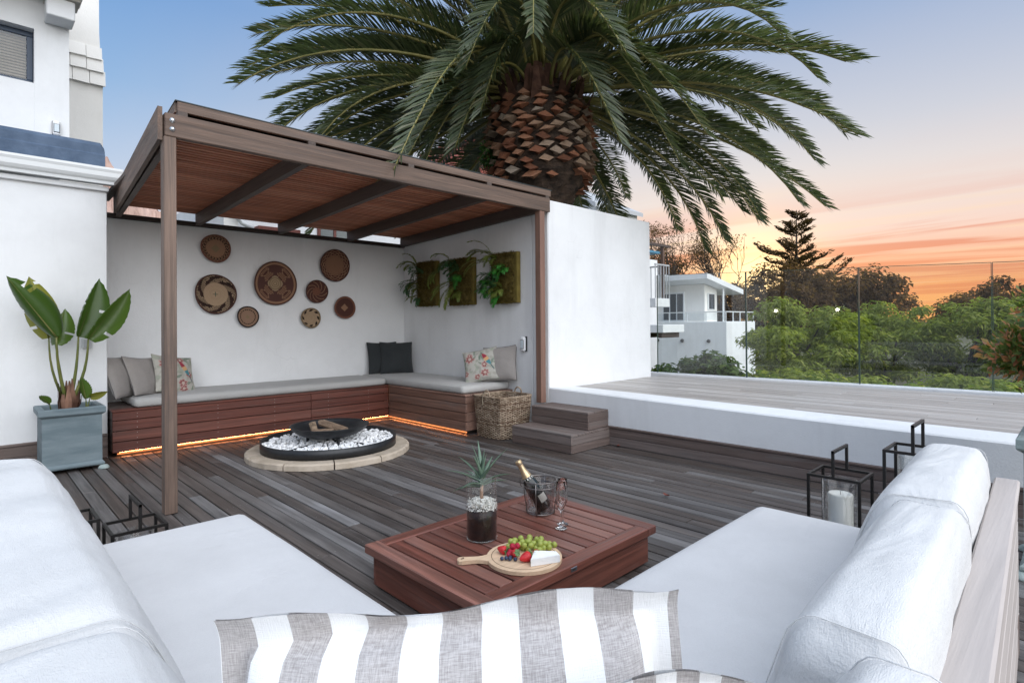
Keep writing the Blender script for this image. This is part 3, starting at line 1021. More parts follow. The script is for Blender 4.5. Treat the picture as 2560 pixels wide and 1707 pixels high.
def rear_house():
    h = thing('rear_house', 'white house with red-brown window frames seen above the alcove wall', 'house', (7, 13, -3))
    MB().box(4.3, 11, 13.0, 18, -3, 4.4).obj('wall', WHITE, h)
    fw = wood('redwood_frame', 'z')
    for x0 in (6.2, 8.6):
        w = mk('window', [(x0, 12.97, 2.9), (x0 + .75, 12.97, 2.9), (x0 + .75, 12.97, 3.85), (x0, 12.97, 3.85)], [(0, 1, 2, 3)], plain('dark_room', (0.10, 0.12, 0.12), 0.2), h)
        for b in ((x0 - .07, x0, 12.94, 12.995, 2.9, 3.85), (x0 + .75, x0 + .82, 12.94, 12.995, 2.9, 3.85), (x0 + .34, x0 + .41, 12.945, 12.965, 2.9, 3.85), (x0 - .07, x0 + .82, 12.94, 12.995, 3.852, 3.92)):
            mk('frame', *cham(*b, .005), fw, w)
    mk('lintel_beam', *cham(4.65, 5.6, 12.7, 12.99, 3.30, 3.46, .01), fw, h)
    MB().tube([(4.15, 12.8, 4.2), (4.15, 12.8, 3.75), (4.35, 12.85, 3.5), (4.6, 12.9, 3.4)], .05, 8).obj('downpipe', plain('white_gutter_paint', (0.70, 0.72, 0.72), 0.4), h, True)
    MB().box(4.0, 4.29, 12.9, 14, 3.05, 3.75).obj('chimney_stub', WHITE2, h)
rear_house()

ROOFRED = noisy('red_clay_tiles', (0.30, 0.075, 0.055), (0.40, 0.12, 0.085), 3, 0.75, 0.4, 0.02)


def red_house():
    h = thing('red_roof_house', 'white house with red tiled roof and brick gable behind the palm', 'house', (14, 17, -3))
    MB().box(12.6, 17.4, 15.05, 21, -3, 6.3).obj('wall', WHITE, h)
    # brick gable backing + bricks
    mort = plain('grey_mortar', (0.40, 0.36, 0.33), 0.9)
    V = [(12.6, 15.05, 6.3), (17.4, 15.05, 6.3), (15.0, 15.05, 8.75), (12.6, 15.4, 6.3), (17.4, 15.4, 6.3), (15.0, 15.4, 8.75)]
    mk('gable', V, [(0, 1, 2), (5, 4, 3), (0, 2, 5, 3), (1, 4, 5, 2)], mort, h)
    bm_ = noisy('red_brick', (0.20, 0.05, 0.04), (0.32, 0.09, 0.065), 2.5, 0.85, 0.3, 0.01)
    me = None
    for r_ in range(15):
        z = 6.31 + r_ * .088
        x = 12.62 + (z - 6.3) * .98 + (0.06 if r_ % 2 else 0)
        while x < min(14.6, 17.3 - (z - 6.3)):
            if me is None:
                o = mk('brick', *cham(0, .225, 0, .04, 0, .076, .006), bm_, h, False, False, Matrix.Translation((x, 15.025, z)))
                me = o.data
            else:
                inst('brick', me, h, Matrix.Translation((x, 15.025, z)))
            x += .238
    # roof slopes as overlapping tile courses
    for sgn in (-1, 1):
        for k in range(14):
            t0, t1 = k / 14, (k + 1.15) / 14
            xe = 15 + sgn * 2.75; ze = 6.2
            xa, za = xe + (15 - xe) * t0, ze + 2.75 * t0
            xb, zb = xe + (15 - xe) * min(t1, 1), ze + 2.75 * min(t1, 1)
            V = []
            ny = 44
            for j in range(ny + 1):
                y = 14.85 + j * 6.35 / ny
                w = .03 * (1 if j % 2 else 0)
                V += [(xa, y, za + .05 + w), (xb, y, zb + .005 + w), (xa, y, za - .02)]
            Fc = []
            for j in range(ny):
                a = j * 3; b = a + 3
                Fc += [(a, b, b + 1, a + 1), (a + 2, b + 2, b, a)]
            mk('tile_course', V, Fc, ROOFRED, h)
    MB().box(14.88, 15.12, 14.85, 21.2, 8.88, 9.02, .03).obj('ridge', ROOFRED, h)
red_house()


RAILG = plain('grey_rail_paint', (0.42, 0.43, 0.44), .5)


def villa():
    h = thing('white_villa', 'white villa with balconies just right of the return wall', 'house', (16, 13, -3))
    V = []
    for x in (15.5, 18.0):
        V += [(x, 11.7, -3), (x, 17.5, -3), (x, 17.5, 5.1), (x, 14.3, 6.5), (x, 11.7, 5.25)]
    mk('wall', V, [(0, 4, 3, 2, 1), (5, 6, 7, 8, 9), (0, 5, 9, 4), (4, 9, 8, 3), (3, 8, 7, 2), (2, 7, 6, 1)], WHITE, h)
    rf = plain('pale_grey_roof', (0.42, 0.43, 0.44), 0.6)
    V = []
    for x in (15.2, 18.1):
        V += [(x, 11.5, 5.18), (x, 14.3, 6.55), (x, 17.7, 5.1), (x, 17.7, 5.24), (x, 14.3, 6.70), (x, 11.5, 5.32)]
    mk('roof', V, [(0, 1, 4, 5), (1, 2, 3, 4), (6, 11, 10, 7), (7, 10, 9, 8), (0, 5, 11, 6), (5, 4, 10, 11), (4, 3, 9, 10), (0, 6, 7, 1), (1, 7, 8, 2)], rf, h)
    dk = plain('dark_pane', (0.03, 0.04, 0.05), 0.1)
    for y in (12.1, 13.4):
        w = mk('window', *cham(15.46, 15.499, y, y + .7, 4.3, 4.95, .004), plain('white_gutter_paint', (0.70, 0.72, 0.72), 0.4), h)
        mk('pane', *cham(15.445, 15.459, y + .06, y + .64, 4.36, 4.89), dk, w)
    MB().box(13.9, 15.49, 9.35, 13, -3, 3.2).obj('wing', WHITE, h)
    # upper balcony slab with bar railing
    sl = mk('balcony', *cham(13.7, 14.45, 8.33, 9.34, 1.70, 1.94, .01), WHITE, h)
    MB().box(13.7, 14.45, 8.33, 8.36, 2.86, 2.90).box(14.42, 14.45, 8.361, 9.34, 2.86, 2.90).obj('rail', RAILG, sl)
    for k in range(6):
        mk('bar', *cham(13.705 + k * .145, 13.725 + k * .145, 8.335, 8.355, 1.9405, 2.859), RAILG, sl)
    for k in range(1, 7):
        mk('bar', *cham(14.425, 14.445, 8.335 + k * .145, 8.355 + k * .145, 1.9405, 2.859), RAILG, sl)
    MB().box(14.22, 14.30, 8.40, 8.48, 1.9405, 3.40).obj('pole', plain('rusty_pole', (0.12, 0.07, 0.05), 0.7), sl)
    MB().box(13.0, 14.28, 8.49, 9.6, 3.22, 3.28).obj('awning', plain('blue_awning', (0.10, 0.28, 0.42), 0.7), sl)
    MB().box(13.2, 14.6, 8.36, 8.43, 3.405, 3.47).obj('awning_beam', wood('rafter', 'x'), sl)
    # lower canopy slab on timber brackets
    lo = mk('canopy', *cham(13.6, 14.75, 8.05, 9.34, 0.98, 1.20, .01), WHITE, h)
    for y in (8.12, 8.6, 9.1):
        mk('bracket', *cham(13.65, 14.6, y, y + .12, 0.84, 0.975, .01), wood('rafter', 'x'), lo)
villa()


def modern_house():
    h = thing('modern_house', 'white flat-roofed modern house with a railed terrace seen through the glass', 'house', (28, 15, -3))
    MB().box(26.0, 29.3, 12.0, 26, -3, 1.30, .02).obj('lower_wall', WHITE, h)
    V = [(26.5, 13.2, 3.45), (30.7, 13.2, 2.78), (30.7, 24, 2.78), (26.5, 24, 3.45), (26.5, 13.2, 3.72), (30.7, 13.2, 3.05), (30.7, 24, 3.05), (26.5, 24, 3.72)]
    mk('roof', V, [(0, 3, 2, 1), (4, 5, 6, 7), (0, 1, 5, 4), (1, 2, 6, 5), (2, 3, 7, 6), (3, 0, 4, 7)], WHITE, h)
    V = [(27.6, 13.9, 1.30), (29.0, 13.9, 1.30), (29.0, 13.9, 3.02), (27.6, 13.9, 3.26), (27.6, 24, 1.3), (29, 24, 1.3), (29.0, 24, 3.02), (27.6, 24, 3.26)]
    mk('upper_wall', V, [(0, 1, 2, 3), (4, 7, 6, 5), (0, 3, 7, 4), (1, 5, 6, 2)], WHITE2, h)
    dk = plain('dark_pane', (0.03, 0.04, 0.05), 0.1)
    wf = plain('white_gutter_paint', (0.70, 0.72, 0.72), 0.4)
    d = mk('door', *cham(27.52, 27.598, 15.0, 16.3, 1.31, 2.9, .01), wf, h)
    for k in range(3):
        mk('pane', *cham(27.50, 27.519, 15.08 + k * .41, 15.42 + k * .41, 1.4, 2.8), dk, d)
    w = mk('window', *cham(27.9, 28.6, 13.83, 13.898, 1.9, 2.8, .01), wf, h)
    mk('pane', *cham(27.96, 28.54, 13.81, 13.829, 1.96, 2.74), dk, w)
    MB().tube([(28.9, 13.5, 1.3), (28.9, 13.5, 3.1)], .05, 8).obj('column', wf, h)
    rl = mk('railing', *cham(26.03, 29.27, 12.03, 12.08, 1.74, 1.79), wf, h)
    MB().box(26.03, 26.08, 12.081, 25, 1.74, 1.79).obj('top_rail', wf, rl)
    for k in range(5):
        mk('post', *cham(26.03 + k * .79, 26.07 + k * .79, 12.035, 12.075, 1.30, 1.7395), wf, rl)
    for k in range(1, 12):
        mk('post', *cham(26.035, 26.075, 12.035 + k * 1.0, 12.075 + k * 1.0, 1.30, 1.7395), wf, rl)
    mk('rail_pane', [(26.05, 12.1, 1.36), (26.05, 25, 1.36), (26.05, 25, 1.72), (26.05, 12.1, 1.72)], [(0, 1, 2, 3)], thin_glass('window_glass', (0.80, 0.84, 0.86), 1.5), rl)
    for y in (12.9, 14.3, 15.7):
        MB().lathe([(.0001, .12), (.06, .11), (.09, .02), (.09, 0)], 10, Matrix.Translation((25.995, y, 0.35)) @ Matrix.Rotation(-math.pi / 2, 4, 'Y')).obj('wall_lamp', BLACK, h)
    w = mk('window', *cham(25.93, 25.999, 15.75, 16.2, -1.35, -.65, .01), wf, h)
    mk('pane', *cham(25.91, 25.929, 15.8, 15.96, -1.3, -.7), dk, w)
    mk('pane', *cham(25.91, 25.929, 15.99, 16.15, -1.3, -.7), dk, w)
    MB().box(28.0, 28.6, 16.5, 17.2, 3.4, 3.95).obj('roof_box', wf, h)
modern_house()


def mountain(name, prof, y0, depth, seed, mat):
    V = []; nx = 150; ny = 20
    xs = np.interp(np.linspace(0, 1, nx), np.linspace(0, 1, len(prof)), [p[0] for p in prof])
    for i in range(nx):
        x = xs[i]
        top = np.interp(x, [p[0] for p in prof], [p[1] for p in prof])
        for j in range(ny):
            t = j / (ny - 1)
            q = Vector((x * .011 + seed, t * 2.4, 0))
            z = -3 + (top + 3) * (t ** .85) * (1 + .10 * mnoise.fractal(q * 2.2, 1.0, 2.0, 5) * (0.3 + t))
            if .35 < t < .9: z += 6 * math.sin(t * 40 + 3 * mnoise.noise(q))
            V.append((x, y0 + depth * t + 14 * mnoise.fractal(q * 3, 1.0, 2.0, 4), z))
    Fc = [(i * ny + j, (i + 1) * ny + j, (i + 1) * ny + j + 1, i * ny + j + 1) for i in range(nx - 1) for j in range(ny - 1)]
    return tag(mk(name, V, Fc, mat), kind='structure')
ROCK = noisy('hazy_pink_sandstone', (0.30, 0.19, 0.155), (0.52, 0.37, 0.31), 0.035, 0.95, 0.6, 4.0, 0.12, stretch=(1, 1, .35))  # pink rock, with distance haze put into its pale colour
mountain('mountain', [(-500, 330), (-100, 300), (60, 262), (146, 246), (160, 238), (172, 228), (195, 200), (225, 178), (268, 172), (276, 158), (300, 60)], 860, 120, 0.0, ROCK)
mountain('hills', [(200, 120), (285, 158), (330, 152), (380, 138), (450, 128), (520, 110), (620, 80), (760, 40), (900, 15)], 980, 120, 5.0,
         noisy('hazy_hill', (0.36, 0.34, 0.36), (0.46, 0.42, 0.43), 0.02, 0.95, 0.3, 3.0))

# ================================================================== VEGETATION
def fast_mesh(name, V, quads, mat, parent=None, local=False, m=None, smooth=False):
    """V: (n,3) array, quads: (k,4) or (k,3) int array"""
    me = bpy.data.meshes.new(name)
    V = np.asarray(V, np.float32); Q = np.asarray(quads, np.int32)
    me.vertices.add(len(V)); me.vertices.foreach_set('co', V.ravel())
    k = Q.shape[1]
    me.loops.add(Q.size); me.loops.foreach_set('vertex_index', Q.ravel())
    me.polygons.add(len(Q))
    me.polygons.foreach_set('loop_start', np.arange(0, Q.size, k, dtype=np.int32))
    if smooth: me.polygons.foreach_set('use_smooth', np.ones(len(Q), bool))
    me.materials.append(mat)
    me.update(calc_edges=True)
    return _link(bpy.data.objects.new(name, me), parent, m, local)


def leaf_quads(P, D, ln, wd, rs, fold=0.25, N=None):
    """P centres, D unit directions, per-leaf length and width -> V, quads (two-quad folded leaf)"""
    n = len(P)
    rnd = rs.normal(size=(n, 3)) if N is None else N
    if N is not None:
        D = D - N * np.sum(D * N, axis=1, keepdims=True); D /= np.linalg.norm(D, axis=1, keepdims=True) + 1e-9
    S = np.cross(D, rnd); S /= np.linalg.norm(S, axis=1, keepdims=True) + 1e-9
    Nn = np.cross(S, D)
    ln = ln[:, None]; wd = wd[:, None]
    a = P - D * ln * .5
    b = P + D * ln * .5 - np.array([0, 0, 1]) * ln * .08
    c = P + S * wd * .5 + Nn * wd * fold
    d = P - S * wd * .5 + Nn * wd * fold
    mid = P
    V = np.stack([a, c, b, d], 1).reshape(-1, 3)
    Q = np.arange(n * 4).reshape(-1, 4)
    return V, Q


def clump_points(rs, n, cen, rad, k, cr, flat=1.0, shell=.55, lobes=None):
    """leaf positions in k clumps spread over an ellipsoid: uneven outline, gaps between clumps"""
    cen = np.asarray(cen, float); rad = np.asarray(rad, float)
    u = rs.normal(size=(k, 3)); u /= np.linalg.norm(u, axis=1, keepdims=True)
    rr = (shell + (1 - shell) * rs.random(k)) ** (1 / 1.5)
    C = cen + u * rr[:, None] * rad
    sz = cr * (0.55 + 0.9 * rs.random(k))
    w = sz ** 2; w /= w.sum()
    idx = rs.choice(k, n, p=w)
    v = rs.normal(size=(n, 3)); v /= np.linalg.norm(v, axis=1, keepdims=True)
    q = v * (rs.random(n) ** .45)[:, None] * sz[idx][:, None] * np.array([1, 1, flat])
    return C[idx] + q, v, C


def limb(mb, a, b, r0, r1, rs, wob=.08, n=6):
    a = np.asarray(a, float); b = np.asarray(b, float)
    L_ = np.linalg.norm(b - a)
    pts = []
    for i in range(n):
        t = i / (n - 1)
        p = a + (b - a) * t + rs.normal(size=3) * wob * L_ * (t * (1 - t)) * 1.2
        p[2] += .06 * L_ * math.sin(t * math.pi)
        pts.append(tuple(p))
    mb.tube(pts, [r0 + (r1 - r0) * i / (n - 1) for i in range(n)], 6)


def tree(name, label, base, crown, rad, n, lsize, lmat, seed, k=26, cr=None, flat=.8, trunk_r=.12, group=None, cat='tree', shell=.45, aspect=.45, updir=.2, bark=None, kind=None):
    rs = np.random.RandomState(seed)
    t = thing(name, label, cat, base, group=group)
    cr = cr or float(np.mean(rad)) * .38
    P, v, C = clump_points(rs, n, crown, rad, k, cr, flat, shell)
    D = v * .6 + rs.normal(size=v.shape) * .55 + np.array([0, 0, updir])
    D /= np.linalg.norm(D, axis=1, keepdims=True)
    ls = lsize * (.6 + .8 * rs.random(n))
    Nn = v * .75 + np.array([0, 0, .75]) + rs.normal(size=v.shape) * .35
    Nn /= np.linalg.norm(Nn, axis=1, keepdims=True)
    V, Q = leaf_quads(P, D, ls, ls * aspect, rs, N=Nn)
    fast_mesh('crown', V, Q, lmat, t)
    mb = MB()
    top = np.asarray(crown, float) + np.array([0, 0, -rad[2] * .35])
    limb(mb, base, top, trunk_r, trunk_r * .6, rs, .05, 8)
    for c in C[:: max(1, len(C) // 12)]:
        s = np.asarray(base, float) + (top - np.asarray(base, float)) * (.55 + .4 * rs.random())
        limb(mb, s, c, trunk_r * .45, trunk_r * .08, rs, .15)
    mb.obj('trunk', bark or BARK, t, True)
    return t


# ---- the big date palm
def frond_geo(base, az, e0, length, droop, rs, per=64, ll=.46, curl=0.0, start=.13, width=.030, vee=.35, dpow=1.25, hang=.16, path=None):
    n = 26
    pts = [Vector(base)]
    for i in range(n):
        s = (i + .5) / n
        e = e0 - droop * s ** dpow
        a = az + curl * s
        pts.append(pts[-1] + Vector((math.cos(e) * math.cos(a), math.cos(e) * math.sin(a), math.sin(e))) * (length / n))
    if path: pts = path; az = math.atan2(path[-1].y - path[0].y, path[-1].x - path[0].x)
    V = []; Q = []
    roll = rs.uniform(-.35, .35)
    for side in (-1, 1):
        for k in range(per):
            s = start + (1 - start) * (k + rs.uniform(0, .6)) / per
            f = s * n; i = min(int(f), n - 1); u = f - i
            p = pts[i].lerp(pts[i + 1], u)
            T = (pts[i + 1] - pts[i]).normalized()
            sd = T.cross(Vector((0, 0, 1)))
            sd = sd.normalized() if sd.length > 1e-3 else Vector((math.sin(az), -math.cos(az), 0))
            up = sd.cross(T).normalized()
            sd2 = sd * math.cos(roll * s) + up * math.sin(roll * s)
            up2 = up * math.cos(roll * s) - sd * math.sin(roll * s)
            ang = math.radians(62 - 36 * s + rs.uniform(-8, 8))
            lnn = ll * (0.35 + 0.65 * math.sin(math.pi * min(1, .12 + s * .80))) * rs.uniform(.85, 1.1)
            if s < .2: lnn *= .55
            d = (T * math.cos(ang) + sd2 * side * math.sin(ang) + up2 * rs.uniform(vee - .22, vee + .12)).normalized()
            d2 = (d + Vector((0, 0, -hang)) + T * .12).normalized()
            wv = (T - d * T.dot(d)).normalized() * width * .5
            m_ = p + d * lnn * .55
            e_ = m_ + d2 * lnn * .45
            o = len(V)
            V += [p - wv * .6, p + wv * .6, m_ + wv, m_ - wv, e_]
            Q += [(o, o + 1, o + 2, o + 3), (o + 3, o + 2, o + 4)]
    return V, Q, pts


PALMLEAF = leaf('palm_leaflets', (0.046, 0.066, 0.034), (0.095, 0.125, 0.058), (0.20, 0.185, 0.12), .34, .40, .55)
RACHIS = noisy('palm_midrib', (0.17, 0.165, 0.045), (0.27, 0.23, 0.075), 4, .5, 0)


def palm():
    rs = random.Random(11)
    c = Vector((5.9, 5.44, 0))
    t = thing('date_palm', 'huge date palm with spreading crown and stubby scarred trunk behind the pergola', 'palm', (5.9, 5.44, 0.4))
    # trunk body
    prof = [(.50, .40), (.46, 1.2), (.45, 2.2), (.43, 2.7), (.44, 2.95), (.54, 3.10), (.66, 3.28), (.715, 3.6), (.71, 3.9), (.66, 4.15), (.55, 4.40), (.40, 4.65), (.22, 4.9)]
    V = []; Fc = []
    nn = 40
    PR = []
    for i in range(len(prof) - 1):
        for j in range(4):
            u = j / 4
            PR.append((prof[i][0] * (1 - u) + prof[i + 1][0] * u, prof[i][1] * (1 - u) + prof[i + 1][1] * u))
    for (r, z) in PR:
        for k in range(nn):
            w = 2 * math.pi * k / nn
            q = Vector((math.cos(w) * 3.2, math.sin(w) * 3.2, z * 3.6))
            rr = r * (1 + .10 * mnoise.noise(q * 1.1) + .07 * mnoise.noise(q * 3.0))
            if 2.9 < z < 3.35: rr *= 1 + .10 * mnoise.noise(q * 2.2 + Vector((3, 1, 7)))
            V.append((c.x + rr * math.cos(w), c.y + rr * math.sin(w), z))
    for i in range(len(PR) - 1):
        for k in range(nn):
            Fc.append((i * nn + k, i * nn + (k + 1) % nn, (i + 1) * nn + (k + 1) % nn, (i + 1) * nn + k))
    TR = noisy('fibrous_palm_trunk', (0.022, 0.015, 0.011), (0.085, 0.055, 0.038), 7, .95, .9, .03, 26, stretch=(1, 1, 2.2))
    mk('trunk', V, Fc, TR, t)
    # cut leaf bases
    bm_, g, out = base_mat('cut_leaf_base')
    oi = g.n('ShaderNodeObjectInfo'); v = g.n('ShaderNodeTexCoord').outputs['Object']
    nz = g.noise(v, 14, 4, .6)
    col = g.ramp(g.math('ADD', g.math('MULTIPLY', oi.outputs['Random'], .8), g.math('MULTIPLY', nz, .2)),
                 [(0.05, (0.11, 0.05, 0.03)), (0.25, (0.23, 0.095, 0.055)), (0.5, (0.36, 0.165, 0.095)), (0.7, (0.34, 0.225, 0.15)), (0.95, (0.33, 0.285, 0.235))])
    kk = g.math('ADD', g.math('MULTIPLY', g.noise(v, 40, 3, .6), .7), .6)
    cb = g.n('ShaderNodeCombineColor')
    for i in range(3): g.l(kk, cb.inputs[i])
    principled(g, out, g.mix(1.0, col, cb.outputs[0], 'MULTIPLY'), .85, spec=.2, normal=bump(g, g.noise(v, 30, 4, .6), .5, .01))
    meshes = []
    for q in range(4):
        w = .108 + .020 * rs.uniform(-1, 1)
        o4 = [(-w, .030, .008), (-.02, .095, -.050 + rs.uniform(-.01, .01)), (w, .030, .0), (.02, .040, .054), ]
        i4 = [(-w * .8, -.12, .02), (0, -.10, -.05), (w * .8, -.12, .02), (0, -.12, .03)]
        VV = o4 + i4 + [(0, .030, .004)]
        FF = [(0, 1, 8), (1, 2, 8), (2, 3, 8), (3, 0, 8), (0, 4, 5, 1), (1, 5, 6, 2), (2, 6, 7, 3), (3, 7, 4, 0)]
        me = bpy.data.meshes.new('leaf_base'); me.from_pydata(VV, [], FF); me.materials.append(bm_); me.update()
        meshes.append(me)
    zr = 3.13; r_ = 0
    while zr < 4.36:
        rad = float(np.interp(zr, [p[1] for p in prof], [p[0] for p in prof]))
        cnt = max(9, int(2 * math.pi * rad / .236))
        for k in range(cnt):
            w = 2 * math.pi * (k + (.5 if r_ % 2 else 0)) / cnt + rs.uniform(-.03, .03)
            if zr < 3.36 and rs.random() < (.55 if zr < 3.25 else .25): continue
            if rs.random() < .05: continue
            z = zr + rs.uniform(-.018, .018)
            out_ = Vector((math.cos(w), math.sin(w), .12 if zr > 3.7 else -.05))
            m = Matrix.Translation(Vector((c.x + (rad + .02) * math.cos(w), c.y + (rad + .02) * math.sin(w), z))) @ lookrot(-out_) @ Matrix.Rotation(rs.uniform(-.22, .22), 4, 'Y') @ Matrix.Diagonal((rs.uniform(.8, 1.12), rs.uniform(.7, 1.4), rs.uniform(.75, 1.15), 1))
            inst('leaf_base', rs.choice(meshes), t, m)
        zr += .090; r_ += 1
    # ring of torn dry sheaths between stubs and crown
    mb = MB()
    for k in range(70):
        w = rs.uniform(0, 2 * math.pi); z0 = rs.uniform(4.15, 4.5)
        r0 = float(np.interp(z0, [p[1] for p in prof], [p[0] for p in prof])) - .02
        d = Vector((math.cos(w), math.sin(w), 0)); s = Vector((-math.sin(w), math.cos(w), 0)) * rs.uniform(.05, .10)
        p0 = c + d * r0 + Vector((0, 0, z0)); p1 = p0 + d * rs.uniform(.06, .2) + Vector((0, 0, rs.uniform(.2, .42)))
        mb.add([p0 - s, p0 + s, p1 + s * .35, p1 - s * .35], [(0, 1, 2, 3)])
    mb.obj('dry_sheaths', noisy('dry_sheath', (0.06, 0.028, 0.018), (0.14, 0.07, 0.045), 8, .9, .5, .01), t)
    # fronds
    cam_az = math.atan2(-5.44, -5.9)
    specs = []
    N = 205
    for i in range(N):
        f = i / (N - 1)
        az = i * 2.399963 + rs.uniform(-.12, .12)
        e0 = math.radians(84 - 104 * f ** .85 + rs.uniform(-6, 6))
        dif = (az - cam_az + math.pi) % (2 * math.pi) - math.pi
        if abs(dif) < math.radians(64) and e0 < math.radians(44):
            continue
        if e0 < math.radians(-4) and abs(dif) < math.radians(80): continue
        ln = rs.uniform(3.1, 3.8) * (.92 if e0 > math.radians(60) else 1)
        dr = math.radians(rs.uniform(26, 54)) * (1.3 if e0 > .9 else 1.0)
        specs.append((az, e0, ln, dr, rs.uniform(-.25, .25)))
    D2 = math.radians
    for (da, e, ln, dr) in ((-66, 16, 3.7, 56), (-78, 10, 3.6, 58), (-92, 4, 3.5, 56), (-106, 2, 3.3, 58), (-62, 4, 3.1, 68), (-74, -8, 2.9, 54), (-98, 20, 3.9, 50), (-84, 24, 3.9, 52),
                            (48, 26, 3.3, 84), (62, 22, 3.5, 80), (-58, 28, 3.6, 78),
                            (70, 2, 3.5, 62), (92, -10, 3.3, 56), (-70, 2, 3.3, 66), (-84, -6, 3.0, 62), (82, 12, 3.9, 62), (104, 14, 4.1, 56)):
        specs.append((cam_az + D2(da), D2(e), ln, D2(dr), rs.uniform(-.1, .1)))
    # fronds hanging on the near side, each along its own arc (root, shoulder, tip)
    arcs = [((5.50, 5.25, 4.45), (4.72, 5.16, 4.62), (4.14, 5.17, 3.33)), ((5.62, 4.98, 4.45), (5.32, 4.34, 4.78), (5.43, 3.74, 3.34)),
            ((5.48, 5.42, 4.50), (4.55, 5.10, 4.80), (3.60, 5.30, 3.72)), ((5.55, 5.15, 4.65), (4.50, 4.60, 5.35), (3.85, 4.62, 4.00)),
            ((5.60, 5.10, 4.75), (4.75, 4.45, 5.60), (4.23, 3.98, 4.26)), ((5.46, 5.50, 4.48), (4.10, 4.95, 4.65), (2.72, 4.26, 2.62)),
            ((5.75, 4.90, 4.45), (5.60, 3.90, 4.95), (6.05, 3.00, 3.40)), ((5.60, 5.05, 4.62), (5.15, 4.20, 5.40), (5.15, 3.45, 4.15)),
            ((5.45, 5.55, 4.42), (4.60, 5.70, 4.55), (3.75, 5.60, 3.20)), ((5.52, 5.30, 4.55), (4.85, 4.95, 5.05), (4.35, 4.95, 3.75)), ((5.70, 4.95, 4.55), (5.55, 4.15, 5.05), (5.75, 3.45, 3.70)), ((5.80, 4.92, 4.42), (5.95, 4.15, 4.72), (6.45, 3.55, 3.25)), ((5.50, 5.60, 4.40), (4.75, 6.00, 4.40), (4.30, 6.15, 3.10))]
    for (A0, A1, A2_) in arcs:
        A0, A1, A2_ = Vector(A0), Vector(A1), Vector(A2_)
        ctr = A1 * 2 - (A0 + A2_) * .5
        pp = []
        for i in range(27):
            q = i / 26
            pp.append(A0 * (1 - q) ** 2 + (A0 * .25 + ctr * .75) * 2 * q * (1 - q) + A2_ * q * q)
        V, Q, pts = frond_geo(A0, 0, 0, 1, 0, rs, per=120, ll=.44, width=.024, path=pp)
        fo = mk('frond', V, Q, PALMLEAF, t)
        MB().tube(pts[::2], [.028 * (1 - .85 * i / 14) for i in range(len(pts[::2]))], 5).obj('midrib', RACHIS, fo, True)
    for (az, e0, ln, dr, curl) in specs:
        zc = float(np.interp(math.degrees(e0), [-25, 10, 50, 85], [4.38, 4.52, 4.72, 4.92]))
        r0 = float(np.interp(math.degrees(e0), [-25, 10, 50, 85], [.52, .40, .22, .06]))
        b = (c.x + r0 * math.cos(az), c.y + r0 * math.sin(az), zc)
        V, Q, pts = frond_geo(b, az, e0, ln, dr, rs, per=150, ll=.40, curl=curl, width=.021, dpow=1.45)
        fo = mk('frond', V, Q, PALMLEAF, t)
        m_ = len(pts)
        MB().tube(pts[::2], [.034 * (1 - .85 * i / (m_ / 2)) for i in range(len(pts[::2]))], 5).obj('midrib', RACHIS, fo, True)
    return t
palm()
r_ = np.random.RandomState(5)
cl = thing('epiphyte', 'small bright green leafy plant growing on the left side of the palm trunk', 'plant', (5.30, 5.85, 3.55))
P, v, C = clump_points(r_, 900, (5.33, 5.79, 3.60), (.16, .16, .13), 8, .11)
V, Q = leaf_quads(P, v, np.full(900, .055), np.full(900, .03), r_)
fast_mesh('foliage', V, Q, leaf('epiphyte_leaves', (0.02, 0.055, 0.012), (0.05, 0.13, 0.025), (0.09, 0.18, 0.04), .3), cl)

# ---- trees beyond the balustrade
FEATHER = leaf('feathery_green', (0.10, 0.135, 0.022), (0.22, 0.27, 0.05), (0.40, 0.41, 0.11), .5, .55, .25)
SHRUB = leaf('light_green_shrub', (0.09, 0.14, 0.022), (0.19, 0.27, 0.042), (0.46, 0.43, 0.06), .42, .5, .35)
SHRUB2 = leaf('dark_green_shrub', (0.040, 0.078, 0.016), (0.085, 0.15, 0.030), (0.17, 0.22, 0.05), .38, .5, .25)
DUSK = leaf('backlit_brown_foliage', (0.075, 0.045, 0.024), (0.13, 0.078, 0.038), (0.20, 0.12, 0.06), .55, .7, .1)  # warm sunset backlight put into the leaf colour
seed = 20
feather = [  # base xy, crown centre z, radii, label
    (17.0, 5.8, .75, (2.1, 1.6, 1.15), 'leafy light green tree right behind the left glass pane'),
    (19.4, 4.1, .55, (2.2, 1.8, 1.15), 'feathery green tree behind the second glass pane'),
    (19.6, 2.2, .75, (2.1, 1.6, 1.2), 'tall feathery green tree in front of the orange sky'),
    (20.2, 0.6, .75, (2.1, 1.6, 1.15), 'feathery green tree behind the right-hand glass pane'),
    (21.0, -0.9, .6, (2.2, 1.8, 1.2), 'feathery green tree at the right edge of the picture'),
    (14.6, 3.2, -.9, (1.7, 1.5, .95), 'low dark green tree below the second glass pane'),
    (14.8, 1.5, -.8, (1.7, 1.4, .95), 'low green tree behind the third glass pane'),
    (15.2, 0.0, -.75, (1.7, 1.5, .95), 'low green tree behind the potted shrub'),
    (14.4, 4.9, -.95, (1.5, 1.3, .9), 'low green tree beside the modern house'),
]
under = [(12.2, 6.0, 'undergrowth bush at the foot of the modern house'), (12.0, 4.6, 'undergrowth bush below the first pane joint'), (12.2, 3.3, 'undergrowth bush below the second pane'), (12.0, 2.1, 'undergrowth bush below the second pane joint'),
         (12.3, 1.0, 'undergrowth bush below the third pane'), (12.1, -.2, 'undergrowth bush left of the potted bush'), (12.4, -1.4, 'undergrowth bush behind the potted bush')]
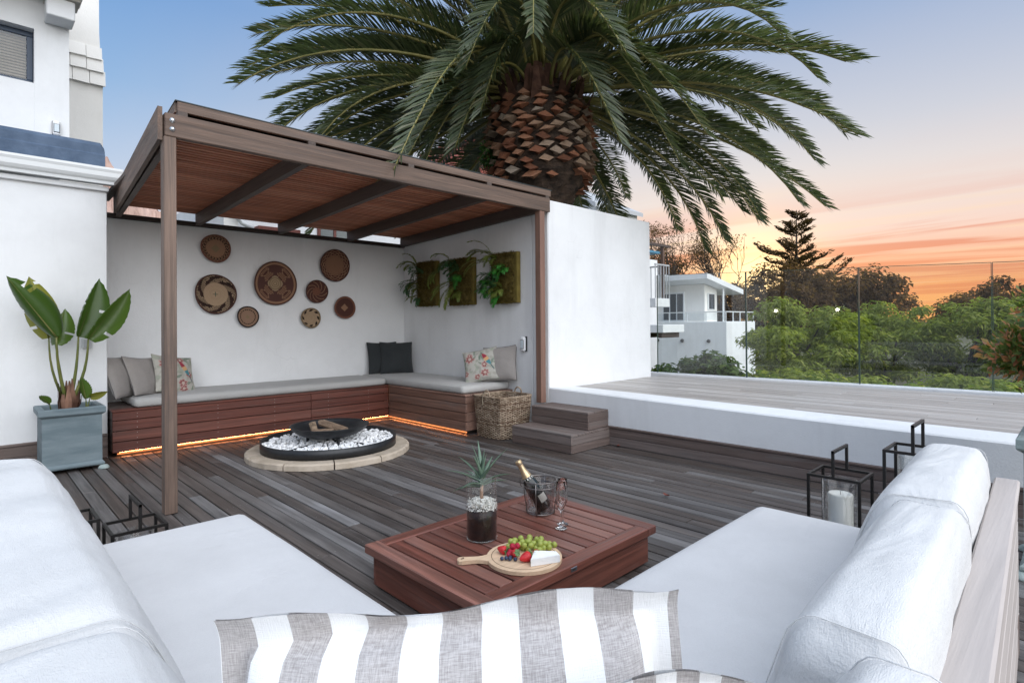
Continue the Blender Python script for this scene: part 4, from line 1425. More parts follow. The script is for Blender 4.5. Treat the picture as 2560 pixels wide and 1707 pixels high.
for (bx, by, lab) in under:
    seed += 1
    tree('undergrowth_bush', lab, (bx, by, -3), (bx, by, -1.35), (1.15, 1.0, 1.15), 5200, .13, SHRUB2 if seed % 2 else FEATHER, seed, k=40, cr=.34, flat=.7, trunk_r=.06, group='undergrowth below the glass', cat='bush', shell=.5, aspect=.36, updir=.3)
for (bx, by, cz, rad, lab) in feather:
    seed += 1
    tree('feathery_tree', lab, (bx, by, -3), (bx, by, cz), rad, 13000, .15, FEATHER, seed, k=60, cr=.46, flat=.45, trunk_r=.13, group='feathery green trees beyond the glass', shell=.35, aspect=.30, updir=.05)
shr = [(8.45, 4.75, .05, (.62, .55, .55), SHRUB2, 'dark green shrub outside the leftmost glass pane'),
       (8.55, 4.05, .12, (.55, .5, .6), SHRUB2, 'dark leafy shrub outside the joint of the first two panes'),
       (8.5, 3.3, -.05, (.55, .55, .5), SHRUB, 'yellow-green shrub outside the second glass pane'),
       (8.4, 2.65, -.02, (.5, .5, .48), SHRUB, 'yellow-green shrub beside the second pane joint'),
       (8.5, 2.0, .0, (.5, .5, .46), SHRUB, 'bright shrub low outside the third glass pane'),
       (8.45, 1.35, .02, (.55, .5, .48), SHRUB, 'full bright green shrub below the middle of the third pane'),
       (8.4, .75, .02, (.5, .5, .5), SHRUB, 'bright shrub outside the last pane joint'),
       (8.5, .1, .0, (.55, .5, .5), SHRUB, 'bright shrub behind the potted red-tipped bush')]
for (bx, by, cz, rad, mt, lab) in shr:
    seed += 1
    tree('garden_shrub', lab, (bx, by, -3), (bx, by, cz), rad, 3600, .105, mt, seed, k=34, cr=.18, flat=.9, trunk_r=.05, group='shrubs outside the glass balustrade', cat='shrub', shell=.5, aspect=.42, updir=.5)
dusk = [(38.0, 13.6, 3.0, (3.2, 2.6, 1.9), 'dusky tree left of the conifer with sun behind it'),
        (41.0, 12.0, 2.9, (3.4, 3.0, 2.0), 'dusky brown tree under the conifer'),
        (43.0, 9.9, 2.5, (3.0, 2.6, 2.2), 'rounded dusky tree right of the conifer'),
        (50.0, 5.2, 1.6, (3.2, 2.6, 1.5), 'far dusky tree behind the third glass pane'),
        (52.0, 3.0, 2.4, (3.4, 2.8, 1.7), 'far dusky tree against orange sky near the right pane'),
        (54.0, 0.8, 2.2, (3.4, 2.8, 1.6), 'far dusky tree at the last pane joint'),
        (54.0, -1.8, 2.4, (3.6, 2.8, 1.8), 'far dusky tree over the potted bush'),
        (42.0, 15.6, 1.2, (3.0, 2.6, 1.7), 'dusky tree behind the modern house terrace'),
        (46.0, 21.5, 2.6, (3.2, 2.6, 1.5), 'dusky bushy tree behind the modern house roof'),
        (44.0, 26.5, 4.9, (2.8, 2.4, 1.9), 'dark tree just right of the white return wall')]
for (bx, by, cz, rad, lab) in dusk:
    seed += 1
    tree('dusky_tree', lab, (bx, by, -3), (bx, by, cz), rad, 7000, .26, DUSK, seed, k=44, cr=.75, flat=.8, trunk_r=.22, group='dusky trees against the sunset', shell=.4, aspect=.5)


def conifer():
    rs = np.random.RandomState(77)
    base = np.array([53.0, 18.1, -3.0]); H = 14.2
    t = thing('norfolk_pine', 'tall tiered conifer silhouetted against the sunset', 'tree', tuple(base))
    mb = MB(); Ps = []; Ds = []
    top = base + np.array([0.1, -.1, H])
    mb.tube([tuple(base + (top - base) * q) for q in np.linspace(0, 1, 10)], [.34 * (1 - .93 * q) for q in np.linspace(0, 1, 10)], 8)
    z = .40
    while z < .985:
        lvl = base + (top - base) * z
        ln0 = 6.4 * (1 - z) ** .85 + .40
        nb = 6
        a0 = rs.rand() * 6.28
        for k in range(nb):
            if rs.rand() < .16: continue
            a = a0 + k * 6.283 / nb + rs.normal() * .15
            ln = ln0 * (.50 + .75 * rs.rand())
            lvl = base + (top - base) * min(.99, z + .022 * rs.normal())
            d = np.array([math.cos(a), math.sin(a), 0])
            pts = []
            for q in np.linspace(0, 1, 7):
                p = lvl + d * ln * q + np.array([0, 0, ln * ((.02 + .16 * rs.rand()) * q + .24 * q * q)])
                pts.append(tuple(p))
            mb.tube(pts, [.07 * (1 - .8 * q) * (1.2 - z) + .015 for q in np.linspace(0, 1, 7)], 5)
            m = int(70 * ln) + 30
            q = .12 + .88 * rs.rand(m) ** .75
            pp = np.array([[np.interp(x, np.linspace(0, 1, 7), [p[i] for p in pts]) for i in range(3)] for x in q])
            side = np.cross(d, [0, 0, 1.0])
            w = rs.normal(size=(m, 1)) * (.18 + .16 * ln * .3 * (1 - np.abs(q - .6))[:, None])
            pp = pp + side * w + np.array([0, 0, 1]) * (np.abs(w) * .35 + rs.normal(size=(m, 1)) * .05 + .05)
            Ps.append(pp)
            Ds.append(d * .8 + side * np.sign(w) * .5 + np.array([0, 0, .55]) + rs.normal(size=(m, 3)) * .25)
        z += .050 + .030 * (1 - z)
    P = np.concatenate(Ps); D = np.concatenate(Ds); D /= np.linalg.norm(D, axis=1, keepdims=True)
    V, Q = leaf_quads(P, D, .34 * (.6 + .8 * rs.rand(len(P))), np.full(len(P), .10), rs)
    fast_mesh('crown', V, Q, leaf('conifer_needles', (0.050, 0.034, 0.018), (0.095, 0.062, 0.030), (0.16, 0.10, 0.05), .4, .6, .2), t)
    mb.obj('trunk', BARK, t, True)
conifer()


def wind_tree(label, base, h, lean, seed, spread, nleaf):
    rs = np.random.RandomState(seed)
    t = thing('windswept_tree', label, 'tree', base, group='thin windswept trees against the sunset')
    mb = MB(); tips = []
    def grow(p, d, ln, r, lev):
        d = d / np.linalg.norm(d)
        q = p + d * ln
        mid = (p + q) / 2 + rs.normal(size=3) * ln * .06
        mb.tube([tuple(p), tuple(mid), tuple(q)], [r, r * .82, r * .66], 5)
        if lev == 0:
            tips.append(q); return
        for k in range(3 if lev > 1 else 4):
            nd = d + rs.normal(size=3) * spread + np.array([lean[0], lean[1], .22])
            grow(p + (q - p) * (.6 + .4 * rs.rand()), nd, ln * (.62 + .2 * rs.rand()), r * .55, lev - 1)
    b = np.asarray(base, float)
    grow(b, np.array([lean[0] * 1.3, lean[1] * 1.3, 1.0]), h * .42, .14, 4)
    tips = np.array(tips)
    idx = rs.randint(0, len(tips), nleaf)
    P = tips[idx] + rs.normal(size=(nleaf, 3)) * np.array([.28, .28, .16])
    D = rs.normal(size=(nleaf, 3)) + np.array([0, 0, .8]); D /= np.linalg.norm(D, axis=1, keepdims=True)
    V, Q = leaf_quads(P, D, .22 * (.6 + .8 * rs.rand(nleaf)), np.full(nleaf, .07), rs)
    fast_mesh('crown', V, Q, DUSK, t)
    mb.obj('trunk', BARK, t, True)
Ld = (-.18, .176)
wind_tree('bent windswept tree with a round crown above the modern house', (38.5, 20.8, -3), 13.0, Ld, 3, .42, 1700)
wind_tree('tall bare windswept tree above the modern house roof', (39.8, 19.7, -3), 12.0, Ld, 5, .40, 700)
wind_tree('thin windswept tree left of the sunset glow', (41.0, 18.2, -3), 10.6, Ld, 8, .40, 900)
wind_tree('sparse leaning tree at the edge of the sunset glow', (41.6, 17.2, -3), 11.0, Ld, 12, .38, 500)
wind_tree('small windswept tree near the white return wall', (38.0, 22.6, -3), 10.6, Ld, 14, .42, 700)

# ================================================================== FURNITURE
# ---- two daybed sofas meeting in a corner under the camera
SKEW = Matrix.Translation((2.76, .25, 0)) @ Matrix.Rotation(math.radians(2.4), 4, 'Z') @ Matrix.Translation((-2.76, -.25, 0))


def back_cushion(sofa, a, b, axis, lo, hi, z0, z1, seed, slope=.13, wr=.010, sink=0.0):
    """boxy wedge cushion between a..b along axis ('x' or 'y'), lo..hi across at its foot; the front leans back"""
    L_ = b - a; W_ = hi - lo; H_ = z1 - z0
    V, Fc = roundbox(L_, W_, H_, .075, (int(L_ * 36) + 10, 16, 18), .012, wr, 3.4, seed)
    front = 1 if axis == 'x' else -1
    def shape(v):
        v = Vector(v)
        u = v.x / (L_ / 2); hgt = v.z / H_ + .5            # 0 foot .. 1 top
        fr = max(0.0, min(1.0, (v.y * front) / W_ + .5))     # 0 back .. 1 front
        v.y -= front * slope * hgt * fr
        v.z -= sink * (1 - u * u) * hgt
        # pulled folds fanning from the top front corners, soft dimples in between
        e_ = max(0, abs(u) - .72) / .28
        v.z += (.007 * math.sin(v.x * 46 + v.y * 19 + seed) * e_ + .004 * math.sin(v.x * 13 + seed * 3)) * hgt * (1 - .5 * e_)
        v.y += .005 * math.sin(v.z * 30 + v.x * 12 + seed) * e_ * front
        v.z -= .016 * max(0, abs(u) - .93) / .07 * hgt
        return v
    out = [shape(v) for v in V]
    cx, cy = ((a + b) / 2, (lo + hi) / 2)
    m = Matrix.Translation((cx, cy, (z0 + z1) / 2)) if axis == 'x' else Matrix.Translation((cy, cx, (z0 + z1) / 2)) @ Matrix.Rotation(math.pi / 2, 4, 'Z')
    if axis == 'x': m = SKEW @ m
    o = mk('back_cushion', out, Fc, SOFA, sofa, True, False, m)
    for s_ in (-1, 1):         # stitched edge round both ends
        pts = []
        hw, hh, rr = W_ / 2 - .004, H_ / 2 - .006, .06
        loop = []
        for (cx_, cz_, a0) in ((hw - rr, hh - rr, 0), (-hw + rr, hh - rr, 90), (-hw + rr, -hh + rr, 180), (hw - rr, -hh + rr, 270)):
            for q in range(5):
                w = math.radians(a0 + 22.5 * q)
                loop.append((cx_ + rr * math.cos(w), cz_ + rr * math.sin(w)))
        loop.append(loop[0])
        for (y_, z_) in loop:
            pts.append(shape((s_ * (L_ / 2 - .028), y_, z_)))
        MB().tube(pts, .0013, 5, False).obj('seam', SOFA, o, True, True)
    return o


def seat_cushion(sofa, x0, x1, y0, y1, z0, z1, seed):
    V, Fc = roundbox(x1 - x0, y1 - y0, z1 - z0, .055, (int((x1 - x0) * 16) + 8, int((y1 - y0) * 16) + 8, 6), .010, .004, 2.2, seed)
    return mk('seat_cushion', V, Fc, SEATF, sofa, True, False, Matrix.Translation(((x0 + x1) / 2, (y0 + y1) / 2, (z0 + z1) / 2)))


GX, GY = wood('grey_top', 'x', .6, .001, .14), wood('grey_top', 'y', .6, .001, .14)
sl = thing('daybed_sofa', 'white cushioned daybed sofa along the left foreground', 'sofa', (.45, 1.4, 0))
mk('base', *cham(.0, .925, -.2, 2.74, .06, .205, .006), wood('step', 'y'), sl)
for (x, y) in ((.05, 2.66), (.87, 2.66), (.05, -.1), (.87, -.1)):
    mk('leg', *cham(x - .03, x + .03, y - .03, y + .03, .003, .059), wood('step', 'z'), sl)
seat_cushion(sl, .02, .957, 1.13, 2.79, .208, .385, 2.0)
back_cushion(sl, 1.135, 2.79, 'y', -.10, .385, .37, .772, 3.0, .17)
back_cushion(sl, .30, 1.130, 'y', -.10, .380, .37, .768, 9.0, .17)
mk('back_rest', *cham(-.16, -.085, -.2, 2.78, .07, .66, .006), GY, sl)

sr = thing('daybed_sofa', 'white cushioned daybed sofa with a timber back along the right foreground', 'sofa', (1.4, .65, 0))
mk('base', *cham(.93, 2.70, .18, 1.10, .06, .2045, .006), wood('step', 'x'), sr)
for (x, y) in ((2.62, .26), (2.62, 1.03), (1.0, 1.03)):
    mk('leg', *cham(x - .03, x + .03, y - .03, y + .03, .003, .059), wood('step', 'z'), sr)
seat_cushion(sr, .02, 2.735, .21, 1.122, .2075, .385, 6.0)
back_cushion(sr, 1.855, 2.74, 'x', .258, .600, .37, .775, 5.0, .14)
back_cushion(sr, .975, 1.850, 'x', .250, .560, .37, .775, 14.0, .14)
back_cushion(sr, .56, .968, 'x', .20, .46, .37, .775, 17.0, .14)
mk('back_top', *cham(.3, 2.79, .178, .250, .630, .66, .006), GX, sr, m=SKEW)
for k in range(5):
    z = .075 + k * .111
    mk('back_slat', *cham(.3, 2.782, .185, .213, z, z + .106, .006), GX, sr, m=SKEW)
mk('back_post', *cham(2.715, 2.775, .2135, .246, .02, .629, .004), GX, sr, m=SKEW)

# ---- striped cushion standing in the sofa corner
def striped(label, center, w, h, t, nrm, seed, roll=0.0, wave=.007):
    m_, g, out = MC.get('striped_linen', (None,) * 3) if 'striped_linen' in MC else base_mat('striped_linen')
    if 'striped_linen' not in MC:
        uv = g.n('ShaderNodeUVMap'); sp = g.n('ShaderNodeSeparateXYZ'); g.l(uv.outputs[0], sp.inputs[0])
        tri = g.math('FRACT', g.math('ADD', g.math('MULTIPLY', sp.outputs[0], 6.15), .47))
        f1 = g.math('GREATER_THAN', tri, .48)
        vv = g.n('ShaderNodeTexCoord').outputs['Object']
        th = g.noise(g.mapping(vv, (900, 60, 60)), 1.0, 2, .6); tw = g.noise(g.mapping(vv, (60, 60, 900)), 1.0, 2, .6)
        gr = g.mix(g.ramp(g.math('ADD', g.math('MULTIPLY', th, .5), g.math('MULTIPLY', tw, .5)), [(.38, (0, 0, 0)), (.62, (1, 1, 1))]), (0.33, 0.305, 0.295, 1), (0.54, 0.515, 0.505, 1))
        wh = g.mix(g.noise(vv, 9, 4, .6), (0.84, 0.84, 0.83, 1), (0.76, 0.765, 0.77, 1))
        c = g.mix(f1, wh, gr)
        hh = g.math('ADD', g.math('MULTIPLY', g.math('ADD', th, tw), .3), g.noise(vv, 11, 4, .6))
        principled(g, out, c, .9, spec=.15, normal=bump(g, hh, .5, .006), sheen=.15)
        MC['striped_linen'] = (m_, g, out)
    t_ = thing('striped_cushion', label, 'cushion', center)
    fl = .040 * w / .62      # flange width
    n = 64
    V = []; Fc = []; UV = []
    wi, hi = w - 2 * fl, h - 2 * fl
    for s in (-1, 1):
        o = len(V)
        for i in range(n + 1):
            for j in range(n + 1):
                u = -1 + 2 * i / n; v = -1 + 2 * j / n
                x, z = u * w / 2, v * h / 2
                ui, vi = min(1, abs(x) / (wi / 2)), min(1, abs(z) / (hi / 2))
                e = (max(0, 1 - ui ** 3.0)) ** .42 * (max(0, 1 - vi ** 3.0)) ** .42
                y = s * (t / 2 * e + .0015)
                q = Vector((x * 5 + seed, z * 5 - seed, seed))
                y += .010 * mnoise.noise(q * 1.2) * (s if e > .05 else 1)
                y += .004 * mnoise.noise(Vector((x * 24, z * 9, seed + s)))
                fu = max(0, abs(x) - wi / 2) / fl; fv = max(0, abs(z) - hi / 2) / fl
                # wavy flange, its top flopping towards the back face
                y += wave * fv * math.sin(x * 15 + seed) + wave * .8 * fu * math.sin(z * 17 + seed * 2)
                if v > 0:      # the top flange flops over towards the back
                    th_ = fv * (1.05 + .65 * math.sin(x * 13 + seed))
                    y -= fl * .50 * fv * math.sin(max(0, th_) * .9)
                    z -= fl * .25 * fv * (1 - math.cos(max(0, th_)))
                z2 = z - (.012 * fv * (1 + math.sin(x * 15 + seed + 1.0)) if v > 0 else 0) + .004 * mnoise.noise(Vector((x * 4 + seed, 0, 3))) * v
                z2 += (.020 * (abs(u) ** 8) + .034 * (1 - u * u)) * (1 if v > 0 else -1) * abs(v) ** 2
                x2 = x * (1 - .03 * (1 - v * v) * abs(u) ** 3)
                V.append((x2, y, z2)); UV.append((i / n, j / n))
        for i in range(n):
            for j in range(n):
                q = (o + i * (n + 1) + j, o + (i + 1) * (n + 1) + j, o + (i + 1) * (n + 1) + j + 1, o + i * (n + 1) + j + 1)
                Fc.append(q if s < 0 else tuple(reversed(q)))
    m = lookrot(nrm)
    m = m @ Matrix.Rotation(roll, 4, 'Y')
    mk('cover', V, Fc, m_, t_, True, True, m, uv=UV)
    return t_
striped('cream and taupe striped cushion standing in the near corner of the sofas', (.470, .580, .622), .62, .50, .24, (-.70, -.715, .05), 1.3, math.radians(-4.6))
striped('striped cushion just showing at the bottom edge below the larger one', (.525, .275, .722), .27, .30, .10, (-.70, -.715, .05), 4.1, math.radians(-6))

# ---- coffee table
tb = thing('coffee_table', 'low square red hardwood slatted coffee table', 'table', (1.97, 2.0, 0))
TX, TY = wood('table', 'x', .42, .002, .9, spec=.45), wood('table', 'y', .42, .002, .9, spec=.45)
X0, X1, Y0, Y1 = 1.375, 2.575, 1.575, 2.43
mk('apron', *cham(X0 + .03, X1 - .03, Y0 + .03, Y0 + .052, .012, .158, .003), TX, tb)
mk('apron', *cham(X0 + .03, X1 - .03, Y1 - .052, Y1 - .03, .012, .158, .003), TX, tb)
mk('apron', *cham(X0 + .03, X0 + .052, Y0 + .053, Y1 - .053, .012, .158, .003), TY, tb)
mk('apron', *cham(X1 - .052, X1 - .03, Y0 + .053, Y1 - .053, .012, .158, .003), TY, tb)
fw = .075
mk('frame_rail', *cham(X0, X0 + fw, Y0, Y1, .160, .202, .004), TY, tb)
mk('frame_rail', *cham(X1 - fw, X1, Y0, Y1, .160, .202, .004), TY, tb)
mk('frame_rail', *cham(X0 + fw + .001, X1 - fw - .001, Y0, Y0 + fw, .160, .2018, .004), TX, tb)
mk('frame_rail', *cham(X0 + fw + .001, X1 - fw - .001, Y1 - fw, Y1, .160, .2018, .004), TX, tb)
ns = 13
x0_, x1_ = X0 + fw + .005, X1 - fw - .005
yA, yB = Y0 + fw + .005, Y1 - fw - .005
sw = (x1_ - x0_) / ns
for k in range(ns):
    mk('slat', *cham(x0_ + k * sw + .0055, x0_ + (k + 1) * sw - .0055, yA, yB, .170, .1995, .002), TY, tb)
mk('inner_shelf', *cham(X0 + .06, X1 - .06, Y0 + .06, Y1 - .06, .10, .12), DARKSUB, tb)
for (x, y) in ((X0 + .08, Y0 + .08), (X1 - .08, Y0 + .08), (X0 + .08, Y1 - .08), (X1 - .08, Y1 - .08)):
    mk('foot', *cham(x - .03, x + .03, y - .03, y + .03, .002, .0115), DARKSUB, tb)
bd = mk('badge', *cham(1.885, 1.925, Y0 - .0025, Y0 - .0002, .172, .190, .004), STEEL, tb)
# small engraved letters on the badge
fc = bpy.data.curves.new('badge_lettering', 'FONT'); fc.body = 'DKG'; fc.size = .0125; fc.align_x = 'CENTER'; fc.align_y = 'CENTER'; fc.extrude = .0003
tmp = bpy.data.objects.new('badge_lettering_source', fc); COL.objects.link(tmp)
dg = bpy.context.evaluated_depsgraph_get()
me = bpy.data.meshes.new_from_object(tmp.evaluated_get(dg)); bpy.data.objects.remove(tmp)
me.materials.append(plain('engraving_black', (0.02, 0.02, 0.02), .6))
inst('lettering', me, bd, Matrix.Translation((1.905, Y0 - .003, .181)) @ Matrix.Rotation(math.pi / 2, 4, 'X'))

ZT = .2018
CLEAR = thin_glass('clear_glass', (0.975, 0.982, 0.98), .6, pw=3.5)

# glass cylinder with an aloe
vs = thing('aloe_vase', 'tall glass cylinder with dark soil, white chips and a spiky aloe', 'vase', (1.825, 2.09, ZT))
vm = Matrix.Translation((0, 0, 0))
MB().lathe([(.0001, .004), (.074, .004), (.077, .008), (.077, .312), (.0755, .3135), (.0738, .312), (.0738, .012)], 40).obj('glass', CLEAR, vs, True, True)
MB().lathe([(.0001, .0005), (.070, .0005), (.076, .004), (.0745, .0065), (.0001, .0065)], 32).obj('glass_base', thin_glass('thick_clear_glass', (0.88, 0.91, 0.90), 2.5), vs, True, True)
rs_ = random.Random(4)
V, Fc = lathe([(.0001, .008), (.072, .008), (.0732, .014), (.0732, .05), (.0732, .10), (.0732, .148), (.0001, .154)], 40)
mk('soil', V, Fc, noisy('wet_soil_layers', (0.004, 0.003, 0.003), (0.022, 0.009, 0.005), 28, .35, .4, .004, 60, stretch=(1, 1, 2)), vs, True, True)
chip = noisy('white_stone_chips', (0.72, 0.68, 0.61), (0.88, 0.86, 0.82), 30, .8, .3, .003)
mb = MB()
for k in range(620):
    r = .0725 * math.sqrt(rs_.random()); w = rs_.uniform(0, 6.283); z = .148 + rs_.random() * .040 + (.008 if r < .03 else 0)
    if r > .06: z -= rs_.random() ** 2 * .022
    q = rs_.uniform(.0028, .0055)
    m = Matrix.Translation((r * math.cos(w), r * math.sin(w), z)) @ Matrix.Rotation(rs_.uniform(0, 6), 4, Vector((rs_.random(), rs_.random(), rs_.random() + .1)).normalized())
    mb.box(-q, q, -q * .7, q * .7, -q * .5, q * .5, m=m)
tag(mb.obj('stone_chips', chip, vs, False, True), kind='stuff')
MB().tube([(0, 0, .17), (.002, .004, .22), (.004, .002, .275)], [.010, .0085, .008], 8).obj('stem', noisy('aloe_stem', (0.30, 0.17, 0.11), (0.42, 0.28, 0.20), 30, .8, .3, .002), vs, True, True)
ALOE = leaf('aloe_leaf', (0.085, 0.145, 0.10), (0.14, 0.21, 0.145), (0.20, 0.265, 0.19), .12, .45, .5)
for k in range(15):
    az = k * 2.4 + rs_.uniform(-.2, .2)
    f = k / 14
    e0 = math.radians(80 - 76 * f + rs_.uniform(-8, 8)); ln = rs_.uniform(.14, .20) * (1.0 if f > .15 else .85)
    z0 = .308 - .055 * f
    pts = []; p = Vector((.004, .002, z0)); n_ = 7
    for i in range(n_ + 1):
        pts.append(p.copy())
        e = e0 - math.radians(30) * (i / n_) ** 1.5 * (0.3 + f)
        p = p + Vector((math.cos(e) * math.cos(az), math.cos(e) * math.sin(az), math.sin(e))) * ln / n_
    V = []; Fc = []
    sd = Vector((-math.sin(az), math.cos(az), 0))
    for i, q in enumerate(pts):
        w = .0140 * (1 - (i / n_) ** 1.3) + .0006
        T = (pts[min(i + 1, n_)] - pts[max(i - 1, 0)]).normalized(); up = sd.cross(T) * -1
        V += [q - sd * w + up * w * .45, q - up * w * .55, q + sd * w + up * w * .45, q + up * w * .05]
    for i in range(n_):
        for j in range(4):
            Fc.append((i * 4 + j, i * 4 + (j + 1) % 4, i * 4 + 4 + (j + 1) % 4, i * 4 + 4 + j))
    mk('leaf', V, Fc, ALOE, vs, True, True)

# wine bucket, bottle, flutes
bk = thing('ice_bucket', 'glass ice bucket in a wire frame holding a sparkling wine bottle', 'bucket', (2.295, 2.135, ZT))
MB().lathe([(.0001, .012), (.066, .012), (.072, .018), (.086, .178), (.0845, .1795), (.083, .178), (.0695, .022), (.0001, .018)], 40).obj('glass', thin_glass('smoky_glass', (0.88, 0.88, 0.88), .8, pw=3.0), bk, True, True)
wire = plain('pewter_wire', (0.23, 0.21, 0.20), .35, .9)
ring = lambda r, z, n=32: [(r * math.cos(6.28319 * k / n), r * math.sin(6.28319 * k / n), z) for k in range(n + 1)]
MB().tube(ring(.0885, .152), .0032, 6, False).obj('ring', wire, bk, True, True)
MB().tube(ring(.0905, .184), .0034, 6, False).obj('ring', wire, bk, True, True)
MB().tube(ring(.074, .010), .003, 6, False).obj('ring', wire, bk, True, True)
for k in range(4):
    w = math.radians(28 + 90 * k)
    d = Vector((math.cos(w), math.sin(w), 0))
    MB().tube([d * .094 + Vector((0, 0, .180)), d * .092 + Vector((0, 0, .10)), d * .080 + Vector((0, 0, .03)), d * .080 + Vector((0, 0, .004))], .003, 6).obj('leg', wire, bk, True, True)
    MB().lathe([(.0001, -.0045), (.004, -.002), (.0045, 0), (.004, .002), (.0001, .0045)], 8, Matrix.Translation(d * .095 + Vector((0, 0, .186)))).obj('finial', wire, bk, True, True)
for s in (-1, 1):
    d = Vector((.66, -.75, 0)) * s
    c_ = d * .100 + Vector((0, 0, .172))
    MB().tube([c_ + d * .012 * math.cos(a) + Vector((0, 0, .026 * math.sin(a))) for a in np.linspace(-1.57, 1.57, 9)], .003, 6).obj('handle', wire, bk, True, True)
bt = thing('wine_bottle', 'dark sparkling wine bottle with gold foil neck leaning in the bucket', 'bottle', (2.295, 2.135, ZT))
tip = Vector((-.087, .088, .288)); bot = Vector((.018, -.018, .026))
ax = (tip - bot).normalized()
ss = (tip - bot).length / .305
bmx = Matrix.Translation(bot) @ ax.to_track_quat('Z', 'Y').to_matrix().to_4x4() @ Matrix.Scale(ss, 4)
BG = plain('dark_green_bottle', (0.006, 0.010, 0.007), .08, 0, .6)
gold = noisy('pale_gold_foil', (0.50, 0.36, 0.20), (0.66, 0.50, 0.31), 40, .32, .4, .002, 90, metal=.75)
MB().lathe([(.0001, .004), (.036, 0), (.043, .006), (.044, .02), (.044, .135), (.042, .155), (.034, .185), (.024, .215), (.0165, .245)], 32).obj('body', BG, bt, True, True, bmx)
fo = MB().lathe([(.0295, .198), (.0245, .2155), (.0172, .2455), (.0158, .275), (.0165, .281), (.0185, .284), (.0185, .300), (.0165, .305), (.0001, .306)], 28).obj('foil', gold, bt, True, True, bmx)
MB().tube([(.0190 * math.cos(a), .0190 * math.sin(a), .284) for a in np.linspace(0, 6.2832, 20)], .0012, 5, False).obj('wire_hood', wire, bt, True, True, bmx)
lb = noisy('cream_label_paper', (0.62, 0.58, 0.50), (0.72, 0.69, 0.62), 20, .7, 0)
def label_patch(a0, a1, z0, z1, r0, r1, name):
    V = []; Fc = []; n_ = 12
    for i in range(n_ + 1):
        a = a0 + (a1 - a0) * i / n_
        V += [(r0 * math.cos(a), r0 * math.sin(a), z0), (r1 * math.cos(a), r1 * math.sin(a), z1)]
    Fc = [(2 * i, 2 * i + 2, 2 * i + 3, 2 * i + 1) for i in range(n_)]
    mk(name, V, Fc, lb, bt, True, True, bmx)
label_patch(-2.5, -.9, .035, .095, .0444, .0444, 'label')
label_patch(.1, 1.2, .045, .09, .0444, .0444, 'label')
label_patch(-3.14, 3.14, .188, .199, .0335, .0298, 'neck_label')

def crystal():
    if 'crystal' in MC: return MC['crystal']
    m, g, out = base_mat('crystal')
    gb = g.n('ShaderNodeBsdfGlass'); gb.inputs['IOR'].default_value = 1.45; gb.inputs['Roughness'].default_value = 0.0
    g.l(gb.outputs[0], out.inputs[0])
    MC['crystal'] = m
    return m


def flute(lab, loc):
    f = thing('champagne_flute', lab, 'glass', loc, group='champagne flutes on the coffee table')
    MB().lathe([(.0001, .001), (.030, .0008), (.0305, .002), (.012, .006), (.0045, .012), (.0035, .03), (.0033, .075), (.005, .087), (.014, .100), (.0235, .122), (.0270, .150), (.0262, .190), (.0232, .235), (.0226, .2355), (.0222, .2345), (.0252, .190), (.0258, .150), (.0222, .124), (.012, .103), (.0001, .093)], 28).obj('glass', crystal(), f, True, True)
flute('front champagne flute on the table, nearer the cheese board', (2.195, 1.897, ZT))
flute('rear champagne flute, nearer the ice bucket', (2.248, 1.930, ZT))

# ---- cheese board with fruit
cb = thing('cheese_board', 'round pale wooden board with a handle lying on the table', 'board', (1.79, 1.765, ZT), math.atan2(.171, -.224))
def board_outline():
    pts = []
    R0 = .168
    a0 = math.asin(.034 / R0)
    for k in range(49):
        a = a0 + (2 * math.pi - 2 * a0) * k / 48
        pts.append((R0 * math.cos(a), R0 * math.sin(a)))
    # handle along +x
    h = [(.185, -.024), (.205, -.0185), (.235, -.018), (.262, -.021), (.278, -.024), (.291, -.020), (.297, -.009), (.297, .009), (.291, .020), (.278, .024), (.262, .021), (.235, .018), (.205, .0185), (.185, .024)]
    return pts + h
ol = board_outline(); n_ = len(ol)
V = [(a, b, .001) for a, b in ol] + [(a, b, .0165) for a, b in ol] + [(a * .988, b * .97, .0182) for a, b in ol]
Fc = [tuple(reversed(range(n_)))] + [(k, (k + 1) % n_, n_ + (k + 1) % n_, n_ + k) for k in range(n_)] + [(n_ + k, n_ + (k + 1) % n_, 2 * n_ + (k + 1) % n_, 2 * n_ + k) for k in range(n_)] + [tuple(range(2 * n_, 3 * n_))]
mk('board', V, Fc, wood('board', 'x', .5, .001, .25), cb, False, True)
V, Fc = lathe([(.1445, .0186), (.1475, .0186)], 48)
mk('groove', V, Fc, plain('burnt_groove', (0.10, 0.045, 0.025), .8), cb, False, True)
MB().tube([(.275 + .006 * math.cos(a), .006 * math.sin(a) + .004, .020 + .004 * math.sin(a * .5)) for a in np.linspace(0, 5.2, 12)], .0012, 5).obj('cord_loop', plain('leather_cord', (0.07, 0.03, 0.02), .7), cb, True, True)
BZ = ZT + .0186
cbm = WM[cb]
def on_board(x, y, z=0):
    # x along camera right, y away from camera, metres from the middle of the board
    p = Vector((1.79, 1.765, BZ + z)) + Vector((.715, -.699, 0)) * x + Vector((.699, .715, 0)) * y
    return p
